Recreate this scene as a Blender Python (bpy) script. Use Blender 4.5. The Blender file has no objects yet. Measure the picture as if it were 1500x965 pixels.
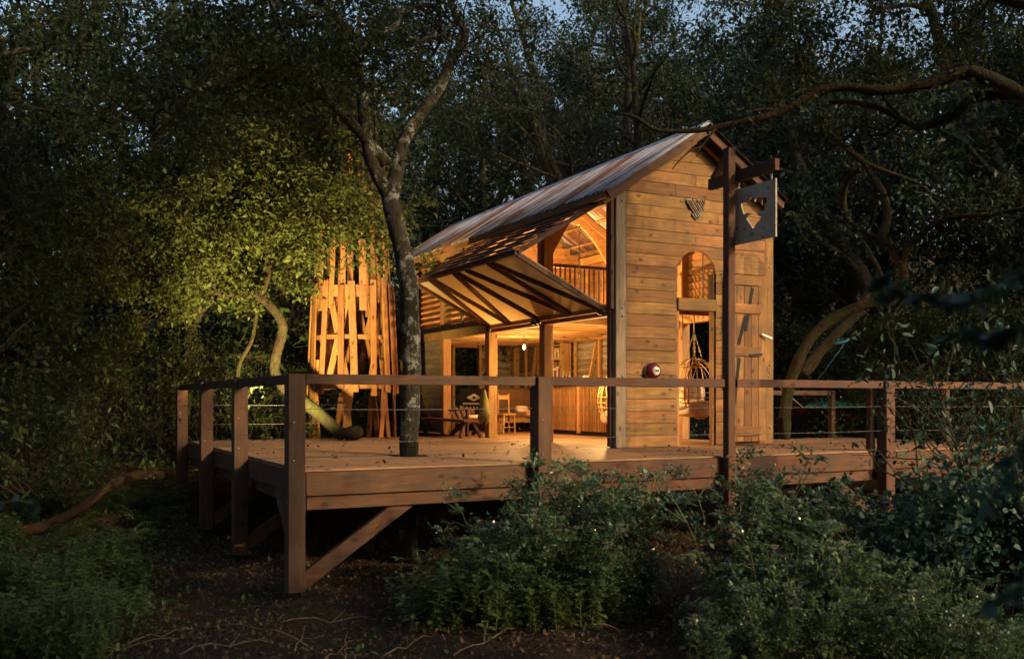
import bpy, bmesh, math, random
import numpy as np
from mathutils import Vector, Matrix, Quaternion

# ------------------------------------------------------------------ camera, light, exposure
S = bpy.context.scene
COL = S.collection
R = math.radians
# house axes: X runs along the front edge of the deck and the gable, Y runs back along the cabin, Z = 0 is the deck top
CAM = Vector((-2.910, -10.882, 0.81))
FWD = Vector((0.45684, 0.88955, 0.0))
cd = bpy.data.cameras.new('camera'); cam = bpy.data.objects.new('camera', cd); COL.objects.link(cam)
cam.location = CAM; cam.rotation_euler = FWD.to_track_quat('-Z', 'Y').to_euler()
cd.sensor_width = 36; cd.lens = 33.6; cd.shift_y = 0.0683; cd.clip_end = 900; cd.clip_start = 0.05
cd.dof.use_dof = True; cd.dof.focus_distance = 15.0; cd.dof.aperture_fstop = 2.2
S.camera = cam
SUN_EL, SUN_AZ = R(21), R(25)      # azimuth measured from -Y towards +X
sdir = Vector((math.sin(SUN_AZ)*math.cos(SUN_EL), -math.cos(SUN_AZ)*math.cos(SUN_EL), math.sin(SUN_EL)))
wd = bpy.data.worlds.new('World'); S.world = wd; wd.use_nodes = True
nt = wd.node_tree; bg = nt.nodes['Background']
sky = nt.nodes.new('ShaderNodeTexSky'); sky.sky_type = 'NISHITA'; sky.sun_disc = False
sky.sun_elevation = SUN_EL; sky.sun_rotation = math.atan2(sdir.x, sdir.y); sky.air_density = 1.3; sky.dust_density = 7.0; sky.ozone_density = 2.0
nt.links.new(sky.outputs[0], bg.inputs[0]); bg.inputs[1].default_value = 0.15
sl = bpy.data.lights.new('sun', 'SUN'); sun = bpy.data.objects.new('sun', sl); COL.objects.link(sun)
sl.energy = 1.75; sl.angle = R(0.6); sl.color = (1.0, 0.66, 0.32)
sun.rotation_euler = sdir.to_track_quat('Z', 'Y').to_euler(); sun.location = (20, -30, 12)
vs = S.view_settings; vs.view_transform = 'Standard'; vs.look = 'None'; vs.gamma = 1; vs.exposure = 0.85; vs.use_curve_mapping = False
S.cycles.use_denoising = True; S.cycles.use_adaptive_sampling = True; S.cycles.adaptive_threshold = 0.025; S.cycles.max_bounces = 5; S.cycles.diffuse_bounces = 3; S.cycles.glossy_bounces = 2
S.cycles.transmission_bounces = 3; S.cycles.sample_clamp_indirect = 4.0; S.cycles.caustics_reflective = False; S.cycles.caustics_refractive = False
random.seed(7)
RG = np.random.default_rng(11)

# ------------------------------------------------------------------ materials
def newmat(n):
    m = bpy.data.materials.new(n); m.use_nodes = True
    t = m.node_tree; return m, t, t.nodes, t.links, t.nodes['Principled BSDF']
def noise(N, L, vec, scale, detail=4, rough=0.55):
    n = N.new('ShaderNodeTexNoise'); n.inputs['Scale'].default_value = scale; n.inputs['Detail'].default_value = detail
    n.inputs['Roughness'].default_value = rough; L.new(vec, n.inputs['Vector']); return n.outputs[0]
def ramp(N, L, fac, stops):
    r = N.new('ShaderNodeValToRGB'); e = r.color_ramp.elements
    while len(e) < len(stops): e.new(0.5)
    for k, (p, c) in enumerate(stops): e[k].position = p; e[k].color = (*c, 1) if len(c) == 3 else c
    L.new(fac, r.inputs[0]); return r.outputs[0]
def mixc(N, L, fac, a, b, mode='MIX'):
    m = N.new('ShaderNodeMix'); m.data_type = 'RGBA'; m.blend_type = mode
    for i, v in ((0, fac), (6, a), (7, b)):
        if isinstance(v, (int, float)): m.inputs[i].default_value = v
        elif isinstance(v, tuple): m.inputs[i].default_value = (*v, 1)
        else: L.new(v, m.inputs[i])
    return m.outputs[2]
def mathn(N, L, op, a, b=None):
    m = N.new('ShaderNodeMath'); m.operation = op
    for i, v in ((0, a), (1, b)):
        if v is None: continue
        if isinstance(v, (int, float)): m.inputs[i].default_value = v
        else: L.new(v, m.inputs[i])
    return m.outputs[0]
def objvec(N, L, scale):
    tc = N.new('ShaderNodeTexCoord'); oi = N.new('ShaderNodeObjectInfo')
    mp = N.new('ShaderNodeMapping'); mp.inputs['Scale'].default_value = scale
    L.new(tc.outputs['Object'], mp.inputs[0])
    ad = N.new('ShaderNodeVectorMath'); ad.operation = 'MULTIPLY_ADD'
    L.new(oi.outputs['Random'], ad.inputs[0]); ad.inputs[1].default_value = (37.0, 61.0, 23.0); L.new(mp.outputs[0], ad.inputs[2])
    return ad.outputs[0], oi.outputs['Random']
def bump(N, L, b, h, s, d=0.01):
    k = N.new('ShaderNodeBump'); k.inputs['Strength'].default_value = s; k.inputs['Distance'].default_value = d
    L.new(h, k.inputs['Height']); L.new(k.outputs[0], b.inputs['Normal'])
def wood(name, dark, mid, light, rough=0.72, var=0.35, grey=None, spec=0.25):
    m, t, N, L, b = newmat(name)
    v, rnd = objvec(N, L, (1.0, 14.0, 14.0))
    g = noise(N, L, v, 2.2, 6, 0.65)
    v2, _ = objvec(N, L, (5.0, 9.0, 9.0))
    kn = N.new('ShaderNodeTexVoronoi'); kn.inputs['Scale'].default_value = 0.62; L.new(v2, kn.inputs['Vector'])
    c = ramp(N, L, g, [(0.25, dark), (0.5, mid), (0.75, light)])
    knf = ramp(N, L, kn.outputs['Distance'], [(0.09, (1, 1, 1)), (0.2, (0, 0, 0))])
    c = mixc(N, L, mathn(N, L, 'MULTIPLY', knf, 0.85), c, tuple(x*0.45 for x in dark))
    big = noise(N, L, v2, 0.25, 2)
    hs = N.new('ShaderNodeHueSaturation'); L.new(c, hs.inputs['Color'])
    L.new(mathn(N, L, 'ADD', mathn(N, L, 'MULTIPLY', rnd, var), mathn(N, L, 'ADD', mathn(N, L, 'MULTIPLY', big, 0.9), 0.52 - var/2)), hs.inputs['Value'])
    L.new(mathn(N, L, 'ADD', mathn(N, L, 'MULTIPLY', mathn(N, L, 'FRACT', mathn(N, L, 'MULTIPLY', rnd, 7.3)), 0.024), 0.488), hs.inputs['Hue'])
    out = hs.outputs[0]
    if grey:
        tc = N.new('ShaderNodeTexCoord'); gn = noise(N, L, tc.outputs['Object'], 3.0, 4)
        out = mixc(N, L, ramp(N, L, gn, [(0.42, (0, 0, 0)), (0.72, (0.8, 0.8, 0.8))]), out, grey)
    L.new(out, b.inputs['Base Color']); b.inputs['Roughness'].default_value = rough; b.inputs['Specular IOR Level'].default_value = spec
    bump(N, L, b, g, 0.35, 0.006)
    return m
def plain(name, col, rough=0.6, metal=0.0, nscale=8.0, var=0.25, bmp=0.0):
    m, t, N, L, b = newmat(name)
    v, rnd = objvec(N, L, (1, 1, 1)); g = noise(N, L, v, nscale, 4)
    c = ramp(N, L, g, [(0.3, tuple(x*(1-var) for x in col)), (0.7, tuple(min(1, x*(1+var)) for x in col))])
    L.new(c, b.inputs['Base Color']); b.inputs['Roughness'].default_value = rough; b.inputs['Metallic'].default_value = metal
    if bmp: bump(N, L, b, g, bmp, 0.01)
    return m
def leafmat(name, cols, trans=0.35, rough=0.5, spec=0.35):
    m, t, N, L, b = newmat(name)
    geo = N.new('ShaderNodeNewGeometry'); oi = N.new('ShaderNodeObjectInfo')
    c = ramp(N, L, geo.outputs['Random Per Island'], [(i/(len(cols)-1) if len(cols) > 1 else 0, k) for i, k in enumerate(cols)])
    hs = N.new('ShaderNodeHueSaturation'); L.new(c, hs.inputs['Color'])
    L.new(mathn(N, L, 'ADD', mathn(N, L, 'MULTIPLY', oi.outputs['Random'], 0.5), 0.75), hs.inputs['Value'])
    L.new(hs.outputs[0], b.inputs['Base Color']); b.inputs['Roughness'].default_value = rough; b.inputs['Specular IOR Level'].default_value = spec
    tr = N.new('ShaderNodeBsdfTranslucent'); L.new(hs.outputs[0], tr.inputs[0])
    mx = N.new('ShaderNodeMixShader'); mx.inputs[0].default_value = trans
    L.new(b.outputs[0], mx.inputs[1]); L.new(tr.outputs[0], mx.inputs[2]); L.new(mx.outputs[0], N['Material Output'].inputs[0])
    return m
def barkmat(name, dark, light, moss, mossamt=0.5, lichen=0.0, scale=9.0):
    m, t, N, L, b = newmat(name)
    tc = N.new('ShaderNodeTexCoord'); g = noise(N, L, tc.outputs['Object'], scale, 8, 0.7)
    mp = N.new('ShaderNodeMapping'); mp.inputs['Scale'].default_value = (14, 14, 3); L.new(tc.outputs['Object'], mp.inputs[0])
    f = noise(N, L, mp.outputs[0], 1.6, 5, 0.7)
    c = ramp(N, L, mathn(N, L, 'MULTIPLY', mathn(N, L, 'ADD', g, f), 0.5), [(0.35, dark), (0.62, light)])
    mo = noise(N, L, tc.outputs['Object'], 2.4, 5, 0.7)
    c = mixc(N, L, ramp(N, L, mo, [(0.62 - 0.35*mossamt, (0, 0, 0)), (0.72 - 0.3*mossamt, (1, 1, 1))]), c, moss)
    if lichen:
        li = noise(N, L, tc.outputs['Object'], 5.5, 7, 0.75); li2 = noise(N, L, tc.outputs['Object'], 1.1, 2)
        k = mathn(N, L, 'MULTIPLY', ramp(N, L, li, [(0.52, (0, 0, 0)), (0.58, (1, 1, 1))]), ramp(N, L, li2, [(0.42, (0, 0, 0)), (0.55, (1, 1, 1))]))
        c = mixc(N, L, mathn(N, L, 'MULTIPLY', k, lichen), c, (0.30, 0.33, 0.28))
    L.new(c, b.inputs['Base Color']); b.inputs['Roughness'].default_value = 0.9; b.inputs['Specular IOR Level'].default_value = 0.15
    bump(N, L, b, mathn(N, L, 'ADD', g, f), 1.0, 0.06)
    return m
def emis(name, col, s):
    m, t, N, L, b = newmat(name); b.inputs['Base Color'].default_value = (*col, 1)
    b.inputs['Emission Color'].default_value = (*col, 1); b.inputs['Emission Strength'].default_value = s; return m

M = {}
M['clad'] = wood('larch_cladding', (0.125, 0.053, 0.018), (0.25, 0.122, 0.042), (0.35, 0.19, 0.072), var=0.6, grey=(0.12, 0.078, 0.042))
M['post'] = wood('weathered_post', (0.066, 0.03, 0.017), (0.11, 0.052, 0.029), (0.155, 0.08, 0.044), var=0.4, grey=(0.06, 0.045, 0.036))
M['darkpost'] = wood('dark_stained_timber', (0.06, 0.032, 0.024), (0.10, 0.052, 0.038), (0.14, 0.078, 0.055), var=0.3)
M['deck'] = wood('decking', (0.14, 0.074, 0.038), (0.24, 0.135, 0.068), (0.32, 0.19, 0.10), var=0.4, rough=0.6, spec=0.4)
M['inside'] = wood('pale_framing', (0.19, 0.095, 0.036), (0.31, 0.17, 0.068), (0.40, 0.24, 0.105), var=0.4)
M['greyboard'] = wood('silvered_board', (0.13, 0.095, 0.065), (0.21, 0.155, 0.11), (0.3, 0.23, 0.165), var=0.35)
M['slat'] = wood('tower_slat', (0.12, 0.05, 0.016), (0.21, 0.093, 0.03), (0.30, 0.145, 0.052), var=0.55)
M['signwood'] = wood('sign_board', (0.30, 0.245, 0.19), (0.42, 0.35, 0.28), (0.52, 0.44, 0.36), var=0.1)
M['black'] = plain('black_steel', (0.02, 0.02, 0.022), 0.4, 0.6)
M['steel'] = plain('galvanised_steel', (0.45, 0.46, 0.48), 0.35, 0.9)
M['red'] = plain('red_enamel', (0.09, 0.005, 0.009), 0.25, 0.0, 4, 0.15)
M['white'] = plain('white_paint', (0.72, 0.68, 0.58), 0.5)
M['ink'] = plain('black_ink', (0.014, 0.012, 0.01), 0.9)
M['rattan'] = plain('rattan', (0.55, 0.36, 0.14), 0.45, 0, 20)
M['cushion'] = plain('cream_cushion', (0.62, 0.48, 0.36), 0.9, 0, 12, 0.15, 0.3)
M['brown'] = plain('brown_leather', (0.12, 0.058, 0.032), 0.45, 0, 10, 0.2, 0.2)
M['blanket'] = plain('tan_blanket', (0.42, 0.22, 0.10), 0.95, 0, 14, 0.3, 0.4)
M['knit'] = plain('pale_knit', (0.55, 0.47, 0.38), 0.95, 0, 60, 0.6, 0.6)
M['coat'] = plain('olive_cloth', (0.20, 0.18, 0.06), 0.95, 0, 9, 0.35, 0.5)
M['paper'] = plain('pale_paper', (0.6, 0.55, 0.32), 0.7)
M['cable'] = plain('dull_wire', (0.16, 0.16, 0.16), 0.55, 0.5)
M['zinc'] = plain('ridge_zinc', (0.22, 0.23, 0.26), 0.5, 0.5)
M['chain'] = plain('chain_metal', (0.35, 0.3, 0.22), 0.35, 0.8)
M['tarp'] = plain('green_tarp', (0.07, 0.30, 0.19), 0.6, 0, 5, 0.15)
M['hull'] = plain('red_hull', (0.17, 0.04, 0.03), 0.45, 0, 6, 0.25)
M['strap'] = plain('blue_strap', (0.03, 0.16, 0.24), 0.7)
M['rope'] = plain('rope', (0.5, 0.42, 0.28), 0.9)
M['bulb'] = emis('bulb_glow', (1.0, 0.50, 0.13), 22.0)
M['flame'] = emis('flood_lens', (1.0, 0.66, 0.28), 20.0)
for k in range(6):
    M['book%d' % k] = plain('book_cloth_%d' % k, [(0.25, 0.05, 0.03), (0.05, 0.08, 0.1), (0.4, 0.3, 0.15), (0.1, 0.14, 0.06), (0.35, 0.16, 0.05), (0.5, 0.46, 0.38)][k], 0.7)
# corrugated iron: zinc with rust that runs down the flutes
def iron(name, zinc, rust, amt, stretch):
    m, t, N, L, b = newmat(name)
    v, rnd = objvec(N, L, stretch); g = noise(N, L, v, 1.0, 6, 0.7)
    v2, _ = objvec(N, L, (0.7, 0.7, 0.7)); p = noise(N, L, v2, 1.6, 3)
    f = mathn(N, L, 'ADD', mathn(N, L, 'MULTIPLY', g, 0.75), mathn(N, L, 'ADD', mathn(N, L, 'MULTIPLY', p, 0.35), mathn(N, L, 'MULTIPLY', rnd, 0.12)))
    k = ramp(N, L, f, [(0.62 - amt, (0, 0, 0)), (0.74 - amt, (1, 1, 1))])
    c = mixc(N, L, k, zinc, ramp(N, L, g, [(0.3, tuple(x*0.45 for x in rust)), (0.7, rust)]))
    L.new(c, b.inputs['Base Color']); L.new(mathn(N, L, 'SUBTRACT', 0.35, mathn(N, L, 'MULTIPLY', k, 0.33)), b.inputs['Metallic'])
    L.new(mathn(N, L, 'ADD', 0.42, mathn(N, L, 'MULTIPLY', k, 0.4)), b.inputs['Roughness'])
    bump(N, L, b, g, 0.2, 0.004)
    return m
M['iron'] = iron('corrugated_iron', (0.46, 0.48, 0.53), (0.17, 0.07, 0.04), 0.10, (0.4, 7.5, 0.4))
M['iron_wall'] = iron('corrugated_lining', (0.30, 0.28, 0.24), (0.14, 0.09, 0.055), 0.1, (0.6, 0.6, 9.0))
def polymat():
    m, t, N, L, b = newmat('polycarbonate')
    b.inputs['Base Color'].default_value = (0.62, 0.55, 0.42, 1); b.inputs['Roughness'].default_value = 0.28
    tc = N.new('ShaderNodeTexCoord'); g = noise(N, L, tc.outputs['Object'], 1.5, 4)
    L.new(ramp(N, L, g, [(0.3, (0.38, 0.33, 0.25)), (0.7, (0.55, 0.50, 0.40))]), b.inputs['Base Color'])
    tr = N.new('ShaderNodeBsdfTranslucent'); tr.inputs[0].default_value = (0.7, 0.6, 0.42, 1)
    mx = N.new('ShaderNodeMixShader'); mx.inputs[0].default_value = 0.55
    L.new(b.outputs[0], mx.inputs[1]); L.new(tr.outputs[0], mx.inputs[2]); L.new(mx.outputs[0], N['Material Output'].inputs[0])
    return m
M['poly'] = polymat()
M['bark'] = barkmat('bark_lichen', (0.018, 0.015, 0.012), (0.06, 0.052, 0.042), (0.035, 0.035, 0.013), 0.4, 0.85)
M['barkdark'] = barkmat('bark_dark', (0.02, 0.016, 0.012), (0.075, 0.06, 0.045), (0.05, 0.06, 0.018), 0.35)
M['barkmoss'] = barkmat('bark_mossy', (0.014, 0.010, 0.006), (0.055, 0.039, 0.023), (0.036, 0.036, 0.012), 0.45)
M['log'] = barkmat('rotting_log', (0.025, 0.014, 0.009), (0.085, 0.045, 0.026), (0.06, 0.07, 0.02), 0.25)
M['stem'] = plain('green_stem', (0.10, 0.12, 0.045), 0.6)
M['twig'] = plain('dry_twig', (0.16, 0.115, 0.07), 0.85, 0, 10, 0.4)
M['leaf_oak'] = leafmat('leaf_oak', [(0.018, 0.032, 0.012), (0.03, 0.048, 0.016), (0.048, 0.066, 0.022), (0.024, 0.04, 0.016)], 0.35, 0.6, 0.2)
M['leaf_warm'] = leafmat('leaf_olive', [(0.045, 0.062, 0.014), (0.075, 0.098, 0.02), (0.11, 0.125, 0.028), (0.055, 0.075, 0.018)], 0.35, 0.6, 0.2)
M['leaf_dark'] = leafmat('leaf_holly', [(0.012, 0.026, 0.015), (0.02, 0.04, 0.02), (0.03, 0.054, 0.026)], 0.25, 0.5, 0.25)
M['leaf_bush'] = leafmat('leaf_hemlock', [(0.055, 0.11, 0.045), (0.08, 0.15, 0.062), (0.13, 0.20, 0.10), (0.065, 0.13, 0.07)], 0.3, 0.27, 0.9)
M['leaf_nettle'] = leafmat('leaf_nettle', [(0.05, 0.09, 0.02), (0.08, 0.13, 0.03), (0.10, 0.15, 0.035)], 0.35, 0.45)
M['leaf_near'] = leafmat('leaf_laurel', [(0.035, 0.08, 0.055), (0.055, 0.115, 0.075)], 0.2, 0.45, 0.3)
M['umbel'] = leafmat('umbel_flower', [(0.24, 0.25, 0.18), (0.34, 0.34, 0.27)], 0.3)
M['litter'] = leafmat('leaf_litter', [(0.06, 0.036, 0.02), (0.11, 0.068, 0.038), (0.17, 0.12, 0.07), (0.05, 0.03, 0.02)], 0.1, 0.85, 0.15)
def groundmat():
    m, t, N, L, b = newmat('forest_soil')
    geo = N.new('ShaderNodeNewGeometry'); g = noise(N, L, geo.outputs['Position'], 26, 8, 0.75); p = noise(N, L, geo.outputs['Position'], 0.7, 4)
    c = ramp(N, L, g, [(0.3, (0.022, 0.014, 0.009)), (0.55, (0.06, 0.04, 0.026)), (0.75, (0.12, 0.085, 0.055))])
    c = mixc(N, L, ramp(N, L, p, [(0.5, (0, 0, 0)), (0.7, (1, 1, 1))]), c, (0.035, 0.034, 0.014))
    L.new(c, b.inputs['Base Color']); b.inputs['Roughness'].default_value = 0.95; b.inputs['Specular IOR Level'].default_value = 0.1
    bump(N, L, b, g, 1.0, 0.05); return m
M['soil'] = groundmat()

# ------------------------------------------------------------------ object helpers
WL = {}
def tag(o, label=None, cat=None, group=None, kind=None):
    for k, v in (('label', label), ('category', cat), ('group', group), ('kind', kind)):
        if v: o[k] = v
    return o
def thing(name, label, cat, loc=(0, 0, 0), group=None):
    o = bpy.data.objects.new(name, None); COL.objects.link(o); o.empty_display_size = 0.2
    o.location = loc; WL[o.name] = Vector(loc); return tag(o, label, cat, group)
def part(name, mesh, mat, parent, loc=(0, 0, 0), rot=None, smooth=False):
    o = bpy.data.objects.new(name, mesh); COL.objects.link(o)
    loc = Vector(loc); WL[o.name] = loc
    if mat and not mesh.materials: mesh.materials.append(M[mat])
    elif mat and mesh.materials[0] != M[mat]:
        o.material_slots[0].link = 'OBJECT'; o.material_slots[0].material = M[mat]
    if parent: o.parent = parent; o.location = loc - WL[parent.name]
    else: o.location = loc
    if rot is not None: o.rotation_mode = 'QUATERNION'; o.rotation_quaternion = rot
    return o
BOX = {}
def boxmesh(l, w, t, bev=0.006):
    k = (round(l, 2), round(w, 3), round(t, 3), bev)
    if k not in BOX:
        bm = bmesh.new(); bmesh.ops.create_cube(bm, size=1)
        for v in bm.verts: v.co = Vector((v.co.x*k[0], v.co.y*k[1], v.co.z*k[2]))
        if bev: bmesh.ops.bevel(bm, geom=bm.edges[:], offset=min(bev, k[1]*0.2, k[2]*0.2), segments=1, affect='EDGES')
        me = bpy.data.meshes.new('timber'); bm.to_mesh(me); bm.free(); BOX[k] = me
    return BOX[k]
def frame(d, hint):
    x = d.normalized(); h = Vector(hint)
    y = h.cross(x)
    if y.length < 1e-4: y = Vector((0, 1, 0)).cross(x)
    y.normalize(); z = x.cross(y)
    return Matrix((x, y, z)).transposed().to_quaternion()
def beam(name, parent, p0, p1, w, t, mat, hint=None, bev=0.006):
    """timber from p0 to p1; t is measured along the hint direction, w across it"""
    p0, p1 = Vector(p0), Vector(p1); d = p1 - p0
    if hint is None: hint = (0, 1, 0) if abs(d.normalized().z) > 0.95 else (0, 0, 1)
    return part(name, boxmesh(d.length, w, t, bev), mat, parent, (p0+p1)/2, frame(d, hint))
def mesh_from(name, verts, faces, smooth=False):
    me = bpy.data.meshes.new(name); me.from_pydata([tuple(v) for v in verts], [], faces)
    if smooth: me.polygons.foreach_set('use_smooth', [True]*len(me.polygons))
    me.update(); return me
def prism(name, parent, poly, a, b, mat, axis='Y', bev=0.0):
    """polygon in the X-Z plane (axis Y) or Y-Z plane (axis X) pushed from a to b"""
    n = len(poly); cx = sum(p[0] for p in poly)/n; cz = sum(p[1] for p in poly)/n; m = (a+b)/2
    f = (lambda p, s: (p[0]-cx, s-m, p[1]-cz)) if axis == 'Y' else (lambda p, s: (s-m, p[0]-cx, p[1]-cz))
    bm = bmesh.new()
    v0 = [bm.verts.new(f(p, a)) for p in poly]; v1 = [bm.verts.new(f(p, b)) for p in poly]
    bm.faces.new(v0); bm.faces.new(v1[::-1])
    for i in range(n): bm.faces.new((v0[i], v1[i], v1[(i+1) % n], v0[(i+1) % n]))
    bmesh.ops.recalc_face_normals(bm, faces=bm.faces[:])
    me = bpy.data.meshes.new(name); bm.to_mesh(me); bm.free()
    return part(name, me, mat, parent, (cx, m, cz) if axis == 'Y' else (m, cx, cz))
class MB:
    def __init__(s): s.v = []; s.f = []
    def tube(s, pts, rad, seg=6, cap=True, bumpy=0.0):
        pts = [Vector(p) for p in pts]; n0 = len(s.v); n = len(pts); up = None
        for i, p in enumerate(pts):
            d = (pts[min(i+1, n-1)] - pts[max(i-1, 0)])
            d = d.normalized() if d.length > 1e-9 else Vector((0, 0, 1))
            if up is None: up = d.orthogonal().normalized()
            up = (up - d*up.dot(d)); up = up.normalized() if up.length > 1e-6 else d.orthogonal().normalized()
            sd = d.cross(up); r = rad[i] if hasattr(rad, '__len__') else rad
            for k in range(seg):
                a = 2*math.pi*k/seg; q = r*(1 + (bumpy*(random.random()-0.5) if bumpy else 0))
                s.v.append(p + (up*math.cos(a) + sd*math.sin(a))*q)
        for i in range(n-1):
            for k in range(seg):
                a = n0+i*seg+k; b = n0+i*seg+(k+1) % seg
                s.f.append((a, b, b+seg, a+seg))
        if cap: s.f.append(tuple(n0+k for k in range(seg))[::-1]); s.f.append(tuple(n0+(n-1)*seg+k for k in range(seg)))
        return s
    def box(s, c, sz, rot=None):
        n0 = len(s.v); c = Vector(c)
        for x in (-.5, .5):
            for y in (-.5, .5):
                for z in (-.5, .5):
                    v = Vector((x*sz[0], y*sz[1], z*sz[2])); s.v.append(c + (rot @ v if rot is not None else v))
        for f in ((0, 1, 3, 2), (4, 6, 7, 5), (0, 4, 5, 1), (2, 3, 7, 6), (0, 2, 6, 4), (1, 5, 7, 3)): s.f.append(tuple(n0+i for i in f))
        return s
    def lathe(s, prof, c=(0, 0, 0), seg=20, rot=None):
        n0 = len(s.v); c = Vector(c)
        for r, z in prof:
            for k in range(seg):
                a = 2*math.pi*k/seg; v = Vector((r*math.cos(a), r*math.sin(a), z)); s.v.append(c + (rot @ v if rot is not None else v))
        for i in range(len(prof)-1):
            for k in range(seg):
                a = n0+i*seg+k; b = n0+i*seg+(k+1) % seg; s.f.append((a, b, b+seg, a+seg))
        return s
    def build(s, name, mat, parent, loc=(0, 0, 0), smooth=True):
        l = Vector(loc); return part(name, mesh_from(name, [v-l for v in s.v], s.f, smooth), mat, parent, loc)
def spline(pts, n=5):
    pts = [Vector(p) for p in pts]; out = []
    for i in range(len(pts)-1):
        a = pts[max(i-1, 0)]; b = pts[i]; c = pts[i+1]; d = pts[min(i+2, len(pts)-1)]
        for k in range(n):
            t = k/n; out.append(0.5*((2*b) + (c-a)*t + (2*a-5*b+4*c-d)*t*t + (3*b-a-3*c+d)*t**3))
    return out + [pts[-1]]
def copy_tree(o, parent=None, loc=None):
    c = o.copy(); COL.objects.link(c); c.parent = parent
    for ch in list(o.children): copy_tree(ch, c)
    return c
# leaves: many small faces in one mesh, each with its own place, size and tilt
DIA = (np.array([(0, 0, 0), (0.45, 0.5, 0.10), (1, 0, -0.05), (0.45, -0.5, 0.10)]), [(0, 1, 2, 3)])
OVAL = (np.array([(0, 0, 0), (0.25, 0.42, 0.08), (0.65, 0.42, 0.08), (1, 0, -0.06), (0.65, -0.42, 0.08), (0.25, -0.42, 0.08)]), [(0, 1, 2, 3), (0, 3, 4, 5)])
def leafmesh(name, P, size, rng, tpl=DIA, aspect=0.5, flat=0.6, dirs=None, dirw=0.0, droop=0.25):
    P = np.asarray(P, float); n = len(P); T, F = tpl
    d = rng.normal(size=(n, 3)); d[:, 2] -= droop
    if dirs is not None: d = d/np.linalg.norm(d, axis=1, keepdims=True) + dirw*np.asarray(dirs)
    d /= np.linalg.norm(d, axis=1, keepdims=True)
    u = rng.normal(size=(n, 3)); u[:, 2] += flat*3
    s = np.cross(u, d); s /= np.linalg.norm(s, axis=1, keepdims=True) + 1e-9
    nn = np.cross(d, s)
    L = (size*(0.40 + 1.25*rng.random(n)**1.4))[:, None, None]
    V = P[:, None, :] + L*(T[None, :, 0:1]*d[:, None, :] + aspect*T[None, :, 1:2]*s[:, None, :] + T[None, :, 2:3]*nn[:, None, :])
    k = len(T); me = bpy.data.meshes.new(name)
    me.vertices.add(n*k); me.vertices.foreach_set('co', V.astype(np.float32).ravel())
    q = np.array(F); idx = (np.arange(n)[:, None, None]*k + q[None]).ravel().astype(np.int32)
    nf = n*len(F); me.loops.add(nf*4); me.loops.foreach_set('vertex_index', idx)
    me.polygons.add(nf); me.polygons.foreach_set('loop_start', np.arange(nf, dtype=np.int32)*4)
    me.update(calc_edges=True); return me

# ------------------------------------------------------------------ the ground
def sstep(a, b, x):
    t = np.clip((np.asarray(x, float)-a)/(b-a), 0, 1); return t*t*(3-2*t)
def gz(x, y):
    x = np.asarray(x, float); y = np.asarray(y, float)
    z = -1.46 + 0.75*sstep(5.5, 11, y) + 0.25*sstep(-5, -12, y)
    z = z + np.clip(y-14, 0, 22)*0.30
    z = z + 0.8*sstep(-1.2, -5.0, x)*sstep(-1.5, 5.0, y) + np.clip(-6-x, 0, 20)*0.12
    z = z + np.clip(x-11.5, 0, 25)*0.22 + 0.5*sstep(9.5, 13, x)
    z = z + 0.05*np.sin(1.7*x+0.6*y) + 0.04*np.sin(0.9*y-2.3*x+1) + 0.03*np.sin(3.1*x-2.7*y)
    return z
def gp(x, y, dz=0.0): return Vector((x, y, float(gz(x, y))+dz))
def make_ground():
    xs = np.concatenate([np.linspace(-140, -22, 14), np.linspace(-20, 30, 150), np.linspace(33, 150, 14)])
    ys = np.concatenate([np.linspace(-120, -22, 12), np.linspace(-20, 30, 150), np.linspace(33, 160, 14)])
    X, Y = np.meshgrid(xs, ys); Z = gz(X, Y) + RG.normal(size=X.shape)*0.012
    V = np.stack([X, Y, Z], -1).reshape(-1, 3); nx = len(xs)
    F = [(j*nx+i, j*nx+i+1, (j+1)*nx+i+1, (j+1)*nx+i) for j in range(len(ys)-1) for i in range(nx-1)]
    o = part('ground', mesh_from('ground', V, F, True), 'soil', None); tag(o, 'dark leaf strewn woodland soil under and around the deck', None, None, 'structure')
make_ground()

# ------------------------------------------------------------------ the deck
DK = thing('timber_deck', 'raised timber deck with post and cable railing on diagonal braces', 'deck', (0, 0, -1.4))
def deck_run(y, xa, xb):
    if xa < 2.0 < xb and abs(y-2.11) < 0.25:
        h = math.sqrt(max(0.27**2-max(abs(y-2.11)-0.068, 0)**2, 0.01)); deck_run(y+1e-9*0, xa, 2.07-h) if xa < 1.0 else None; xa = 2.07+h
    x = xa; first = True
    while x < xb - 0.05:
        l = random.uniform(1.2, 4.2) if first else random.uniform(3.4, 4.8); first = False
        e = xb if xb - (x+l) < 1.0 else x+l
        beam('board', DK, (x+0.002, y, -0.014), (e-0.002, y, -0.014), 0.133, 0.028 + random.uniform(0, 0.003), 'deck', bev=0.004); x = e
y = 0.01 + 0.0725
while y < 8.62:
    if y < 2.36: deck_run(y, 0.0, 12.9)
    elif y < 4.2: deck_run(y, 0.0, 5.86); deck_run(y, 9.36, 12.9)
    else: deck_run(y, 0.0, 5.86)
    y += 0.149
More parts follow.
